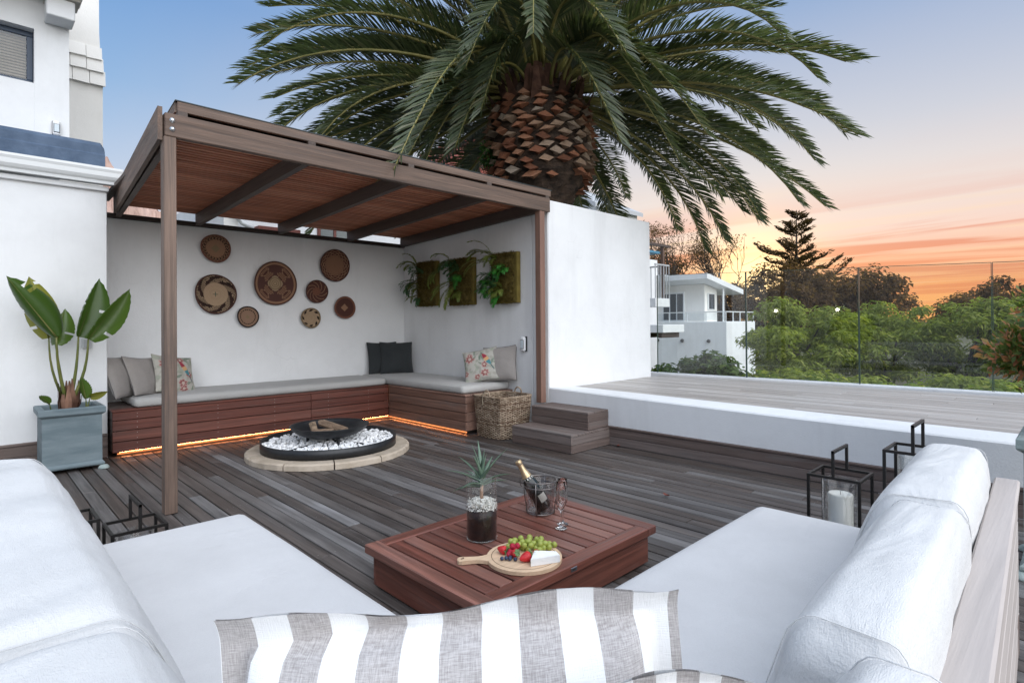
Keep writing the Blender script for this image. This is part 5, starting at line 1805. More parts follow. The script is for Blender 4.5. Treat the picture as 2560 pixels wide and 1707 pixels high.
# cheese wedge
ch = thing('cheese_wedge', 'white wedge of soft cheese on the board', 'cheese', on_board(.083, -.072))
A_ = [(-.062, -.030), (.066, -.012), (.052, .038), (-.03, .045)]
tipv = (-.055, -.038)
tri = [(-.058, -.050), (.070, -.005), (.058, .030), (-.040, .042)]
rr_ = Vector((.715, -.699, 0)); ff_ = Vector((.699, .715, 0))
V = []
for zz, sc in ((.001, 1.0), (.030, 1.0), (.034, .95)):
    for (a, b) in tri:
        V.append(rr_ * a * sc + ff_ * b * sc + Vector((0, 0, zz)))
Fc = [(3, 2, 1, 0), (8, 9, 10, 11)] + [(l * 4 + k, l * 4 + (k + 1) % 4, l * 4 + 4 + (k + 1) % 4, l * 4 + 4 + k) for l in (0, 1) for k in range(4)]
mk('rind', V, Fc, noisy('white_rind', (0.80, 0.80, 0.78), (0.88, 0.88, 0.87), 30, .7, .4, .002, 120), ch, False, True)
V = [rr_ * a + ff_ * b + Vector((0, 0, z)) for (a, b, z) in ((-.0572, -.0512, .004), (-.0415, .0430, .004), (-.0415, .0430, .027), (-.0572, -.0512, .027))]
mk('paste', V, [(3, 2, 1, 0)], plain('cream_paste', (0.78, 0.68, 0.42), .6), ch, False, True)

def fruit(name, lab, cat, grp, pos, prof, mat, rot=None, n=14):
    f = thing(name, lab, cat, pos, group=grp)
    m = rot or Matrix.Identity(4)
    return f, m, MB().lathe(prof, n).obj('flesh', mat, f, True, True, m)
sph = lambda r, k=1.0, n=9: [(max(.0001, r * math.sin(math.pi * i / n)), -r * k * math.cos(math.pi * i / n)) for i in range(n + 1)]
GR = leaf('green_grape', (0.30, 0.36, 0.07), (0.42, 0.47, 0.11), (0.52, 0.50, 0.17), .3, .28, .5)
me_g = bpy.data.meshes.new('grape'); V, Fc = lathe(sph(.0128, 1.15), 14); me_g.from_pydata(V, [], Fc); me_g.polygons.foreach_set('use_smooth', [True] * len(Fc)); me_g.materials.append(GR); me_g.update()
grape = thing('grape_bunch', 'bunch of green grapes on the cheese board', 'grapes', on_board(.05, .09))
gs = random.Random(9)
placed = []
for k in range(400):
    if len(placed) >= 46: break
    x, y = gs.uniform(-.075, .150), gs.uniform(.028, .130)
    if (x - .03) ** 2 / .0135 + (y - .075) ** 2 / .0032 > 1: continue
    z = .0128 if len(placed) < 24 else .031
    if z > .02: x *= .8
    p = on_board(x, y, z)
    if all((p - q).length > .0215 for q in placed):
        placed.append(p)
        inst('grape', me_g, grape, Matrix.Translation(p) @ Matrix.Rotation(gs.uniform(0, 3), 4, Vector((1, gs.random(), gs.random())).normalized()) @ Matrix.Scale(gs.uniform(.92, 1.08), 4))
mb = MB()
for k in range(7):
    a = on_board(.035 + .012 * k, .105 + gs.uniform(-.012, .012), .035); mb.tube([a, a + Vector((gs.uniform(-.01, .01), gs.uniform(-.01, .01), .016)), a + Vector((gs.uniform(-.02, .02), gs.uniform(-.02, .02), .026))], .0008, 4)
mb.obj('stalk', plain('dry_stalk', (0.16, 0.09, 0.04), .8), grape)
SB = noisy('strawberry_red', (0.42, 0.012, 0.018), (0.60, 0.03, 0.03), 40, .3, .6, .003, 300, coords='Object')
CALYX = leaf('calyx_green', (0.10, 0.20, 0.07), (0.18, 0.30, 0.13), None, .2)
def strawberry(lab, x, y, z, s, tilt):
    f = thing('strawberry', lab, 'strawberry', on_board(x, y, z), group='strawberries on the cheese board')
    rot = tilt.to_track_quat('Z', 'Y').to_matrix().to_4x4() @ Matrix.Scale(s, 4)
    prof = [(.0001, -.026), (.006, -.023), (.013, -.012), (.0185, .003), (.0195, .012), (.016, .019), (.0001, .020)]
    MB().lathe(prof, 16).obj('flesh', SB, f, True, True, rot)
    mb = MB()
    for k in range(9):
        a = k * .698
        d = Vector((math.cos(a), math.sin(a), 0)); t_ = Vector((-math.sin(a), math.cos(a), 0))
        mb.add([Vector((0, 0, .0205)), d * .012 + t_ * .005 + Vector((0, 0, .024)), d * .021 + Vector((0, 0, .018 + .008 * (k % 2))), d * .012 - t_ * .005 + Vector((0, 0, .024))], [(0, 1, 2, 3)])
    mb.obj('calyx', CALYX, f, False, True, rot)
strawberry('big whole strawberry in front on the board', .004, -.072, .020, 1.15, Vector((.9, -.3, .15)))
strawberry('strawberry lying behind the cheese wedge', .052, -.022, .018, .85, Vector((-.5, -.6, .3)))
strawberry('strawberry with leafy top at the left of the board', -.098, .018, .018, 1.0, Vector((.2, -.8, -.1)))
strawberry('strawberry with its leaves facing forward among the raspberries', -.044, -.030, .018, .95, Vector((0, -.75, .4)))
RB = noisy('raspberry_red', (0.34, 0.008, 0.03), (0.48, 0.02, 0.05), 60, .4, .8, .006, 260, coords='Object')
me_r = bpy.data.meshes.new('raspberry')
bmx_ = bmesh.new(); bmesh.ops.create_icosphere(bmx_, subdivisions=3, radius=.0135)
for v in bmx_.verts:
    v.co *= 1 + .09 * math.sin(v.co.x * 900) * math.sin(v.co.y * 900) * math.sin(v.co.z * 900 + 1)
bmx_.to_mesh(me_r); bmx_.free(); me_r.polygons.foreach_set('use_smooth', [True] * len(me_r.polygons)); me_r.materials.append(RB)
for k, (x, y, z, lab) in enumerate(((-.062, .004, .014, 'raspberry at the left of the berry pile'), (-.040, .012, .016, 'raspberry in the middle of the berry pile'), (-.052, .010, .036, 'topmost raspberry of the berry pile'), (-.030, .030, .030, 'raspberry touching the grapes'), (-.066, -.022, .013, 'raspberry above the blueberries'))):
    f = thing('raspberry', lab, 'raspberry', on_board(x, y, z), group='raspberries on the cheese board')
    inst('flesh', me_r, f, Matrix.Rotation(k, 4, 'Z'), True)
BL = noisy('blueberry_skin', (0.012, 0.018, 0.045), (0.05, 0.07, 0.13), 50, .5, .1, .001, coords='Object')
for k, (x, y, lab) in enumerate(((-.098, -.056, 'palest blueberry at the left end'), (-.080, -.052, 'second blueberry from the left'), (-.064, -.060, 'blueberry in front of the raspberries'), (-.062, -.044, 'blueberry tucked behind the front one'), (-.040, -.064, 'blueberry beside the big strawberry'))):
    f = thing('blueberry', lab, 'blueberry', on_board(x, y, .0088), group='blueberries on the cheese board')
    MB().lathe([(.0001, -.0085), (.006, -.006), (.0088, -.001), (.0082, .004), (.005, .0075), (.0035, .0085), (.003, .0070), (.0001, .0065)], 12).obj('flesh', BL, f, True, True, Matrix.Rotation(.4 * k - .6, 4, 'X'))
mb = MB()
for k in range(26):
    a = gs.uniform(0, 6.28); p = on_board(.030 + gs.gauss(0, .012), -.055 + gs.gauss(0, .014), .012 + abs(gs.gauss(0, .010)))
    d = Vector((math.cos(a), math.sin(a), gs.uniform(.1, .8))) * .014; s = Vector((-math.sin(a), math.cos(a), 0)) * .005
    mb.add([p, p + d * .5 + s, p + d, p + d * .5 - s], [(0, 1, 2, 3)])
mb.obj('herb_sprig', CALYX); tag(bpy.data.objects['herb_sprig'], 'small green herb sprig beside the big strawberry', 'herb')

# ================================================================== FIRE PIT
fp = thing('fire_pit', 'round fire pit with pale stone rim and black steel tray', 'fire pit', (2.61, 5.27, 0))
STONE = noisy('pale_sandstone', (0.40, 0.33, 0.25), (0.52, 0.44, 0.35), 7, .85, .5, .006, 50)
fr_ = random.Random(2)
nseg = 11
for k in range(nseg):
    a0 = 2 * math.pi * k / nseg + .008 + .3; a1 = 2 * math.pi * (k + 1) / nseg - .008 + .3
    V = []; Fc = []; m_ = 9
    for i in range(m_ + 1):
        a = a0 + (a1 - a0) * i / m_
        ro = .770 + fr_.uniform(-.003, .003); zt = .058
        jag = fr_.uniform(.0, .012)
        for (r, z) in ((.60, .002), (.60, zt), (ro - .012 - jag, zt), (ro, zt - .010 - jag * .6), (ro + .002, .002)):
            V.append((r * math.cos(a), r * math.sin(a), z))
    for i in range(m_):
        for j in range(4):
            Fc.append((i * 5 + j, i * 5 + j + 1, i * 5 + 5 + j + 1, i * 5 + 5 + j))
    Fc += [tuple(range(5)), tuple(reversed(range(m_ * 5, m_ * 5 + 5)))]
    Fc = [tuple(reversed(f)) for f in Fc]
    mk('rim_stone', V, Fc, STONE, fp, False, True)
MB().lathe([(.635, .0585), (.640, .0585), (.640, .150), (.632, .150), (.632, .070), (.0001, .070)], 72).obj('tray', BLACK, fp, True, True)
for k in range(2):
    MB().box(-.62, .62, -.006, .006, .0705, .118, m=Matrix.Rotation(.35 + k * math.pi / 2, 4, 'Z')).obj('divider', BLACK, fp, False, True)
mb = MB()
wh = noisy('white_quartz', (0.78, 0.79, 0.80), (0.88, 0.88, 0.88), 12, .6, .3, .004, 60)
proto = []
for q in range(6):
    b_ = bmesh.new(); bmesh.ops.create_icosphere(b_, subdivisions=1, radius=1.0)
    for v in b_.verts: v.co *= fr_.uniform(.7, 1.15)
    proto.append(([tuple(v.co) for v in b_.verts], [tuple(v.index for v in f.verts) for f in b_.faces])); b_.free()
for k in range(1500):
    r = .615 * math.sqrt(fr_.random()); a = fr_.uniform(0, 6.2832)
    s = fr_.uniform(.015, .028)
    m = Matrix.Translation((r * math.cos(a), r * math.sin(a), .088 + fr_.uniform(0, .030))) @ Matrix.Rotation(fr_.uniform(0, 6), 4, Vector((fr_.random(), fr_.random(), fr_.random() + .05)).normalized()) @ Matrix.Diagonal((s, s * .8, s * .62, 1))
    mb.add(*proto[k % 6], m=m)
tag(mb.obj('white_stones', wh, fp, False, True), kind='stuff')
bw = thing('fire_bowl', 'shallow black steel fire bowl on short legs above white stones', 'bowl', (2.605, 5.262, .07))
prof = []
for i in range(13):
    t_ = i / 12; prof.append((max(.0001, .372 * math.sin(t_ * 1.38) / math.sin(1.38)), .068 + .127 * (1 - math.cos(t_ * 1.38)) / (1 - math.cos(1.38))))
inner = [(max(.0001, r * .982), z + .007) for r, z in reversed(prof)]
MB().lathe(prof + [(.378, .197), (.378, .201)] + inner, 64).obj('bowl', BLACK, bw, True, True)
for k in range(3):
    a = math.radians(-95 + 120 * k)
    MB().box(-.011, .011, -.011, .011, .0, .090, m=Matrix.Translation((.21 * math.cos(a), .21 * math.sin(a), .004))).obj('leg', BLACK, bw, False, True)
def firewood(lab, p, d, ln, r, seed):
    rs = random.Random(seed)
    t = thing('firewood_log', lab, 'firewood', p, group='split logs in the fire bowl')
    d = Vector(d).normalized()
    n_ = 7; V = []; Fc = []
    sec = [(math.cos(a) * rs.uniform(.75, 1.1), math.sin(a) * rs.uniform(.6, 1.0)) for a in (0, .9, 1.8, 2.6, 3.5, 4.4, 5.4)]
    q = d.to_track_quat('Z', 'Y').to_matrix()
    for i in range(6):
        for (a, b) in sec:
            V.append(q @ Vector((a * r * (1 + rs.uniform(-.08, .08)), b * r * (1 + rs.uniform(-.08, .08)), ln * (i / 5 - .5) + (rs.uniform(-.01, .01) if i in (0, 5) else 0))))
    for i in range(5):
        for j in range(7):
            Fc.append((i * 7 + j, i * 7 + (j + 1) % 7, i * 7 + 7 + (j + 1) % 7, i * 7 + 7 + j))
    Fc += [tuple(reversed(range(7))), tuple(range(35, 42))]
    mk('split_log', V, Fc, wood('log', 'x', .9, .006, .9), t, False, True)
firewood('reddish short log at the left of the fire bowl', (2.490, 5.375, .232), (-.15, .2, .8), .12, .042, 1)
firewood('pale split log lying low in front in the fire bowl', (2.535, 5.27, .203), (.78, -.55, .0), .21, .036, 2)
firewood('long dark log propped across the fire bowl', (2.640, 5.285, .238), (.68, -.68, -.36), .27, .040, 3)
firewood('second long log leaning beside the dark one in the bowl', (2.700, 5.335, .234), (.70, -.66, -.34), .26, .034, 4)

# ================================================================== PLANTERS AND POTTED PLANTS
def planter(lab, loc, w, h, mat, feet=True):
    t = thing('planter', lab, 'planter', loc)
    hw = w / 2
    def sq(r, z): return [(-r, -r, z), (r, -r, z), (r, r, z), (-r, r, z)]
    prof = [(hw - .012, .035), (hw - .004, .045), (hw - .004, .058), (hw - .012, .066), (hw - .020, .078), (hw - .022, h - .075), (hw - .010, h - .066), (hw, h - .058), (hw + .004, h - .05), (hw + .004, h - .008), (hw - .004, h), (hw - .040, h), (hw - .046, h - .008), (hw - .050, h - .10)]
    V = []; Fc = []
    for r, z in prof: V += sq(r, z)
    for i in range(len(prof) - 1):
        for k in range(4):
            Fc.append((i * 4 + k, i * 4 + (k + 1) % 4, i * 4 + 4 + (k + 1) % 4, i * 4 + 4 + k))
    Fc.append((3, 2, 1, 0))
    mk('pot', V, Fc, mat, t, False, True)
    s = hw - .05
    V = []
    n_ = 10
    for i in range(n_ + 1):
        for j in range(n_ + 1):
            V.append((-s + 2 * s * i / n_, -s + 2 * s * j / n_, h - .055 + .012 * mnoise.noise(Vector((i * .9, j * .9, w * 9)))))
    mk('soil', V, [(i * (n_ + 1) + j, (i + 1) * (n_ + 1) + j, (i + 1) * (n_ + 1) + j + 1, i * (n_ + 1) + j + 1) for i in range(n_) for j in range(n_)], EARTH, t, False, True)
    if feet:
        for sx in (-1, 1):
            for sy in (-1, 1):
                MB().lathe([(.0001, .034), (.022, .034), (.034, .026), (.042, .012), (.044, .001), (.0001, .001)], 12, Matrix.Translation((sx * (hw - .012), sy * (hw - .012), 0))).obj('foot', PLANTER2, t, True, True)
    return t
planter('square blue-grey planter by the house wall holding a bird of paradise', (.680, 6.335, 0), .455, .555, PLANTER)
planter('weathered grey-green planter at the right edge behind the sofa', (3.895, .005, 0), .48, .68, PLANTER2)

BOP = leaf('bird_of_paradise_leaf', (0.048, 0.098, 0.018), (0.085, 0.150, 0.028), (0.14, 0.20, 0.045), .32, .30, .5)
BOPY = leaf('yellowing_leaf', (0.16, 0.18, 0.03), (0.22, 0.22, 0.04), (0.20, 0.13, 0.03), .3, .4, .4)
STALK = noisy('leaf_stalk', (0.075, 0.105, 0.022), (0.15, 0.15, 0.04), 6, .4, 0)
bop = thing('bird_of_paradise', 'bird of paradise plant with big paddle leaves in the blue-grey planter', 'plant', (.665, 6.26, .5))
def paddle(base, joint, tip, wid, fold, side, mat, droop=.0, tears=0, bend=(0, 0, 0), rst=.010):
    b, j, e = Vector(base), Vector(joint), Vector(tip)
    pts = [b.lerp(j, t) + Vector(bend) * math.sin(t * math.pi) for t in np.linspace(0, 1, 7)]
    MB().tube(pts, [rst * (1.6 - .9 * q) for q in np.linspace(0, 1, 7)], 8).obj('stalk', STALK, bop, True)
    wid *= 1.25
    T = (e - j).normalized()
    sd = Vector(side); sd = (sd - T * sd.dot(T)).normalized(); up = T.cross(sd)
    n_ = 22; m_ = 8; V = []; Fc = []
    L_ = (e - j).length
    rsx = random.Random(int(wid * 1000) + int(L_ * 777))
    for i in range(n_ + 1):
        s = i / n_
        ww = wid * (math.sin(math.pi * min(1, .06 + s * .97)) ** .62) * (1 - .28 * s)
        c = j + T * L_ * s - Vector((0, 0, droop)) * s * s
        for k in range(-m_, m_ + 1):
            u = k / m_
            ang = fold * (abs(u) ** .7)
            off = sd * math.copysign(1, u) * abs(u) * ww * math.cos(ang) + up * abs(u) * ww * math.sin(ang)
            off += up * (.006 * math.sin(s * 60 + u * 3) * abs(u))
            V.append(c + off)
    w_ = 2 * m_ + 1
    torn = {rsx.randrange(4, n_ - 2) for _ in range(tears)}
    for i in range(n_):
        for k in range(2 * m_):
            if i in torn and (k < 4 or k > 2 * m_ - 6) and ((k < 4) == (i % 2 == 0)): continue
            Fc.append((i * w_ + k, i * w_ + k + 1, (i + 1) * w_ + k + 1, (i + 1) * w_ + k))
    lf = mk('leaf', V, Fc, mat, bop, True)
    MB().tube([j + T * L_ * q - Vector((0, 0, droop)) * q * q - up * .004 for q in np.linspace(0, .98, 10)], [.007 * (1 - .85 * q) for q in np.linspace(0, 1, 10)], 6).obj('midrib', STALK, lf, True)
BB = (.663, 6.24, .56)
paddle((.65, 6.24, .60), (.57, 6.12, 1.171), (.249, 6.02, 1.665), .165, .95, (.72, -.35, .5), BOP, .0, 3, (-.02, 0, .02))
paddle((.64, 6.28, .60), (.53, 6.24, 1.16), (.40, 6.26, 1.685), .125, .55, (.9, -.2, .25), BOPY, .0, 3, (-.03, 0, 0), .008)
paddle((.675, 6.25, .60), (.728, 6.20, 1.167), (.884, 6.24, 1.690), .150, .80, (-.85, -.45, .35), BOP, .0, 2, (.012, 0, 0))
paddle((.685, 6.23, .60), (.792, 6.15, 1.145), (1.088, 6.08, 1.596), .135, .85, (-.75, -.35, .5), BOP, .0, 2, (.03, 0, 0))
paddle((.64, 6.22, .60), (.58, 6.30, 1.10), (.66, 6.42, 1.42), .10, .6, (.8, -.4, .2), BOP, .0, 1, (0, 0, 0), .008)
paddle((.785, 6.21, .52), (.780, 6.2, .62), (.742, 6.15, .815), .052, .4, (.75, -.6, 0), BOP, .0, 0, (0, 0, 0), .005)
paddle((.79, 6.21, .52), (.81, 6.2, .63), (.925, 6.10, .678), .040, .7, (.3, -.5, .7), BOPY, .0, 0, (0, 0, 0), .004)
paddle((.545, 6.22, .52), (.53, 6.2, .60), (.458, 6.10, .685), .035, .5, (.7, -.4, .3), BOP, .0, 0, (0, 0, 0), .004)
mb = MB()
bs = random.Random(8)
for k in range(26):
    a = bs.uniform(0, 6.283); r = bs.uniform(.02, .06); h_ = bs.uniform(.14, .34)
    p0 = Vector((.665 + r * math.cos(a), 6.25 + r * math.sin(a), .49)); p1 = p0 + Vector((math.cos(a) * bs.uniform(.0, .06), math.sin(a) * bs.uniform(.0, .06), h_))
    s = Vector((-math.sin(a), math.cos(a), 0)) * bs.uniform(.018, .034)
    mm = p0.lerp(p1, .5) + Vector((math.cos(a), math.sin(a), 0)) * .012
    mb.add([p0 - s, p0 + s, mm + s * .9, mm - s * .9, p1 + s * .2, p1 - s * .2], [(0, 1, 2, 3), (3, 2, 4, 5)])
mb.obj('dry_base', noisy('dry_leaf_sheath', (0.07, 0.03, 0.02), (0.24, 0.13, 0.085), 14, .8, .4, .006, stretch=(1, 1, .3)), bop)

# red-tipped bush in the right planter
rb = thing('photinia_bush', 'dense clipped bush with red-tipped leaves in the right-hand planter', 'bush', (3.92, -.02, .55))
r_ = np.random.RandomState(31)
n_ = 8500
P, v, C = clump_points(r_, n_, (3.97, -.02, 1.17), (.36, .36, .36), 60, .12, .9, .55)
D = v + np.array([0, 0, .5]) + r_.normal(size=v.shape) * .4; D /= np.linalg.norm(D, axis=1, keepdims=True)
dist = np.linalg.norm((P - np.array([3.97, -.02, 1.17])) / .42, axis=1)
red = (dist > .72) & (r_.rand(n_) < .30)
ls = .044 * (.6 + .8 * r_.rand(n_))
for nm, msk, mt in (('foliage', ~red, leaf('photinia_green', (0.06, 0.105, 0.026), (0.13, 0.185, 0.045), (0.26, 0.28, 0.08), .35, .35, .5)),
                    ('red_tips', red, leaf('photinia_red', (0.38, 0.15, 0.085), (0.54, 0.25, 0.14), (0.55, 0.40, 0.18), .4, .35, .5))):
    V, Q = leaf_quads(P[msk], D[msk], ls[msk], ls[msk] * .42, r_)
    tag(fast_mesh(nm, V, Q, mt, rb), kind='stuff')
mb = MB()
limb(mb, (3.92, -.02, .50), (3.96, -.02, 1.1), .022, .014, r_, .03)
for c in C[::7]: limb(mb, (3.95, -.02, .85), c, .010, .003, r_, .1)
mb.obj('stem', BARK, rb, True)

# ================================================================== WICKER BASKET
wk = thing('wicker_basket', 'square woven wicker basket with loop handles beside the steps', 'basket', (4.345, 4.605, 0))
WK = noisy('grey_brown_willow', (0.16, 0.105, 0.065), (0.42, 0.33, 0.24), 11, .75, .5, .003, 90)
WK2 = noisy('dark_willow', (0.09, 0.05, 0.03), (0.2, 0.13, 0.085), 16, .8, .5, .003, 90)
ws = random.Random(12)
def wall_pt(s, z):
    """point on the rounded-square wall; s in 0..4 round the rim"""
    hw = .205 + .028 * z / .45
    k = int(s) % 4; u = (s % 1) * 2 - 1
    c = .90
    e = math.copysign(min(abs(u), 1), u)
    x, y = e * hw, -hw
    bulge = .016 * (1 - u * u)
    y -= bulge
    if abs(u) > c:
        y += (abs(u) - c) / (1 - c) * .028
    q = [(x, y), (-y, x), (-x, -y), (y, -x)][k]
    return Vector((q[0], q[1], z))
NS = 52
mb = MB(); mb2 = MB()
rows = 34
for r in range(rows):
    z = .012 + r * .0128
    pts = []
    ph = r % 2
    for i in range(NS * 2 + 1):
        s = (i / (NS * 2)) * 4
        p = wall_pt(s % 4, z + .0035 * math.sin(i * 2.1 + r * 1.7) + .004 * mnoise.noise(Vector((i * .2, r * .9, 0))))
        nrm = Vector((p.x, p.y, 0)).normalized()
        p += nrm * (.0068 * (1 if ((i // 2) % 2) == ph else -1))
        pts.append(p)
    (mb if ws.random() < .78 else mb2).tube(pts, .0062 + ws.uniform(-.0008, .001), 5, False)
tag(mb.obj('weave', WK, wk, True, True), kind='stuff')
tag(mb2.obj('dark_weave', WK2, wk, True, True), kind='stuff')
mb = MB()
for i in range(NS):
    s = (i + .25) / NS * 4
    mb.tube([wall_pt(s, .004), wall_pt(s, .22), wall_pt(s, .452)], .0042, 5)
tag(mb.obj('stakes', WK2, wk, True, True), kind='stuff')
mb = MB()
for k in range(3):
    pts = []
    for i in range(161):
        s = i / 160 * 4
        p = wall_pt(s % 4, .452); nrm = Vector((p.x, p.y, 0)).normalized()
        a = i * .75 + k * 2.094
        pts.append(p + nrm * .008 * math.cos(a) + Vector((0, 0, .008 * math.sin(a))))
    mb.tube(pts, .0065, 5, False)
mb.obj('rim', WK, wk, True, True)
MB().box(-.19, .19, -.19, .19, .006, .02).obj('bottom', WK2, wk, False, True)
for s in (-1, 1):
    pts = [(s * .245, .055 * math.cos(a), .455 + .068 * math.sin(a)) for a in np.linspace(-.35, math.pi + .35, 17)]
    MB().tube(pts, .009, 7).obj('handle', WK, wk, True, True)
MB().tube([(-.24, -.02, .46), (-.262, -.03, .50), (-.268, .0, .505), (-.266, .035, .48), (-.258, .05, .42), (-.262, .045, .36)], .004, 5).obj('tie', plain('pale_raffia', (0.45, 0.38, 0.28), .8), wk, True, True)

# ================================================================== WOVEN WALL BASKETS
CREAM = (0.36, 0.255, 0.165); TAN = (0.27, 0.155, 0.095); RUST = (0.165, 0.070, 0.045); BRN = (0.078, 0.034, 0.026); DRK = (0.020, 0.013, 0.011); OLV = (0.215, 0.155, 0.09)
PI2 = 2 * math.pi
def pat_a(r, t):
    if r > .93: return RUST
    if r > .66:
        z = math.sin(t * 22 + math.sin(r * 60) * 1.5)
        return DRK if z * math.sin(r * 44) > -.05 else TAN
    x, y = abs(r * math.cos(t)), abs(r * math.sin(t))
    if x + y < .30: return OLV
    return TAN
def pat_b(r, t):
    if r > .95: return BRN
    if r < .60:
        x, y = r * math.cos(t), r * math.sin(t)
        if (abs(x) < .015 and abs(y) < .12) or (abs(y) < .015 and abs(x) < .12): return (0.03, 0.07, 0.05)
        return tuple(c * (.92 + .12 * (int(r * 26) % 2)) for c in CREAM)
    u = (t + (r - .6) * 2.6) % (PI2 / 6) / (PI2 / 6)
    if u < .42: return DRK if (int((t * 3 + r * 9) * 9) % 4) else BRN
    if u < .50: return CREAM if int(r * 55) % 2 else DRK
    return CREAM if int((t - r * 2.4) * 22) % 2 else DRK
def pat_c(r, t):
    if r > .965: return BRN
    if r > .88: return TAN
    x, y = abs(r * math.cos(t + .78)), abs(r * math.sin(t + .78))
    if r < .33 + .03 * math.cos(4 * t): return OLV if (int(r * 30) % 3) else CREAM
    # four stepped motifs on the diagonals
    a = ((t + math.pi / 4) % (math.pi / 2)) - math.pi / 4
    a2 = ((t) % (math.pi / 2)) - math.pi / 4
    w = .14 + .20 * (1 - abs(((r - .36) / .26) % 1 * 2 - 1)) * .9
    lim = w / max(r, .2) * .95
    if .36 < r < .84 and abs(a2) < lim:
        if abs(abs(a2) - lim) < .05: return TAN
        return TAN if int(r * 46) % 3 == 0 else BRN
    return (0.088, 0.042, 0.034)
def pat_d(r, t):
    if r > .95: return BRN
    if r > .62:
        z = abs(((r - .62) / .16) % 1 * 2 - 1)
        u = abs((t / PI2 * 14) % 1 * 2 - 1)
        return TAN if abs(z - u) < .22 else BRN
    return tuple(c * (.9 + .14 * (int(r * 22) % 2)) for c in (0.215, 0.115, 0.07))
def pat_e(r, t):
    if r > .94: return BRN
    if r < .36: return tuple(c * (.85 + .2 * (int(r * 26) % 2)) for c in RUST)
    u = (t + (1 - r) * 1.9) % (PI2 / 9) / (PI2 / 9)
    return TAN if u < .16 else BRN
def pat_f(r, t):
    if r > .86: return RUST
    x, y = abs(r * math.cos(t)), abs(r * math.sin(t))
    if x + y < .36: return TAN
    return BRN
def pat_g(r, t):
    if r > .90: return OLV
    if r > .68:
        u = (t + r * 1.2) % (PI2 / 8) / (PI2 / 8)
        return DRK if u < .5 else CREAM
    return tuple(c * (.92 + .12 * (int(r * 20) % 2)) for c in (0.33, 0.235, 0.15))
def pat_h(r, t):
    if r > .92: return DRK
    if .66 < r < .76: return DRK if int(t * 14) % 4 else TAN
    x, y = abs(r * math.cos(t)), abs(r * math.sin(t))
    if x + y < .2: return OLV
    return (0.25, 0.155, 0.105)
VC = vcol('coiled_grass_weave', .85, .45, 210)
wall_sets = [
    ('a', 2.151, 2.173, .160, pat_a, 'topmost woven basket, tan with a dark patterned border'),
    ('b', 2.149, 1.630, .226, pat_b, 'large woven basket with cream centre and black swirling rim'),
    ('c', 2.852, 1.790, .268, pat_c, 'largest brown woven basket with stepped motifs in the middle'),
    ('d', 3.662, 2.075, .214, pat_d, 'brown woven basket with zigzag border at the upper right'),
    ('e', 3.401, 1.707, .149, pat_e, 'dark brown woven basket with pale spiral lines'),
    ('f', 3.807, 1.497, .151, pat_f, 'plain dark woven basket with a tan diamond at the far right'),
    ('g', 3.315, 1.351, .129, pat_g, 'small cream woven basket with a dark dashed border at the bottom right'),
    ('h', 2.512, 1.364, .124, pat_h, 'smallest round woven basket with a black rim, low on the wall')]
for (kk, x, z, r, pat, lab) in wall_sets:
    t = thing('woven_basket', lab, 'basket', (x, 7.2585, z), group='woven baskets on the alcove wall')
    NR, NT_ = 34, 144
    V = []; Cc = []; Fc = []
    sd_ = ord(kk)
    for i in range(NR + 1):
        rr = i / NR
        for j in range(NT_):
            a = PI2 * j / NT_
            wob = 1 + .018 * math.sin(2 * a + sd_) + .012 * math.sin(3 * a + sd_ * 2)
            y = -.050 + .028 * (1 - rr ** 2) - .0018 * abs(math.sin(rr * NR * .5 * math.pi)) + .006 * math.sin(2 * a + sd_) * rr
            V.append((rr * r * wob * math.cos(a), y, rr * r * wob * math.sin(a)))
            Cc.append(pat(rr, a))
    for i in range(NR):
        for j in range(NT_):
            Fc.append((i * NT_ + j, i * NT_ + (j + 1) % NT_, (i + 1) * NT_ + (j + 1) % NT_, (i + 1) * NT_ + j))
    mk('weave', V, Fc, VC, t, True, True, col=Cc)
    edge = [(r * (1 + .018 * math.sin(2 * a + sd_) + .012 * math.sin(3 * a + sd_ * 2)) * math.cos(a), -.047 + .006 * math.sin(2 * a + sd_), r * (1 + .018 * math.sin(2 * a + sd_) + .012 * math.sin(3 * a + sd_ * 2)) * math.sin(a)) for a in np.linspace(0, PI2, 49)]
    c = pat(.99, 0)
    MB().tube(edge, .0075, 6, False).obj('rim', noisy('rim_%s' % kk, tuple(q * .8 for q in c), tuple(q * 1.1 for q in c), 60, .85, .4, .002, 200), t, True, True)
    MB().lathe([(r * .45, 0), (r * .30, .02)], 20, Matrix.Rotation(math.pi / 2, 4, 'X')).obj('hanger', plain('dark_hanger', (0.03, 0.025, 0.02), .8), t, False, True)

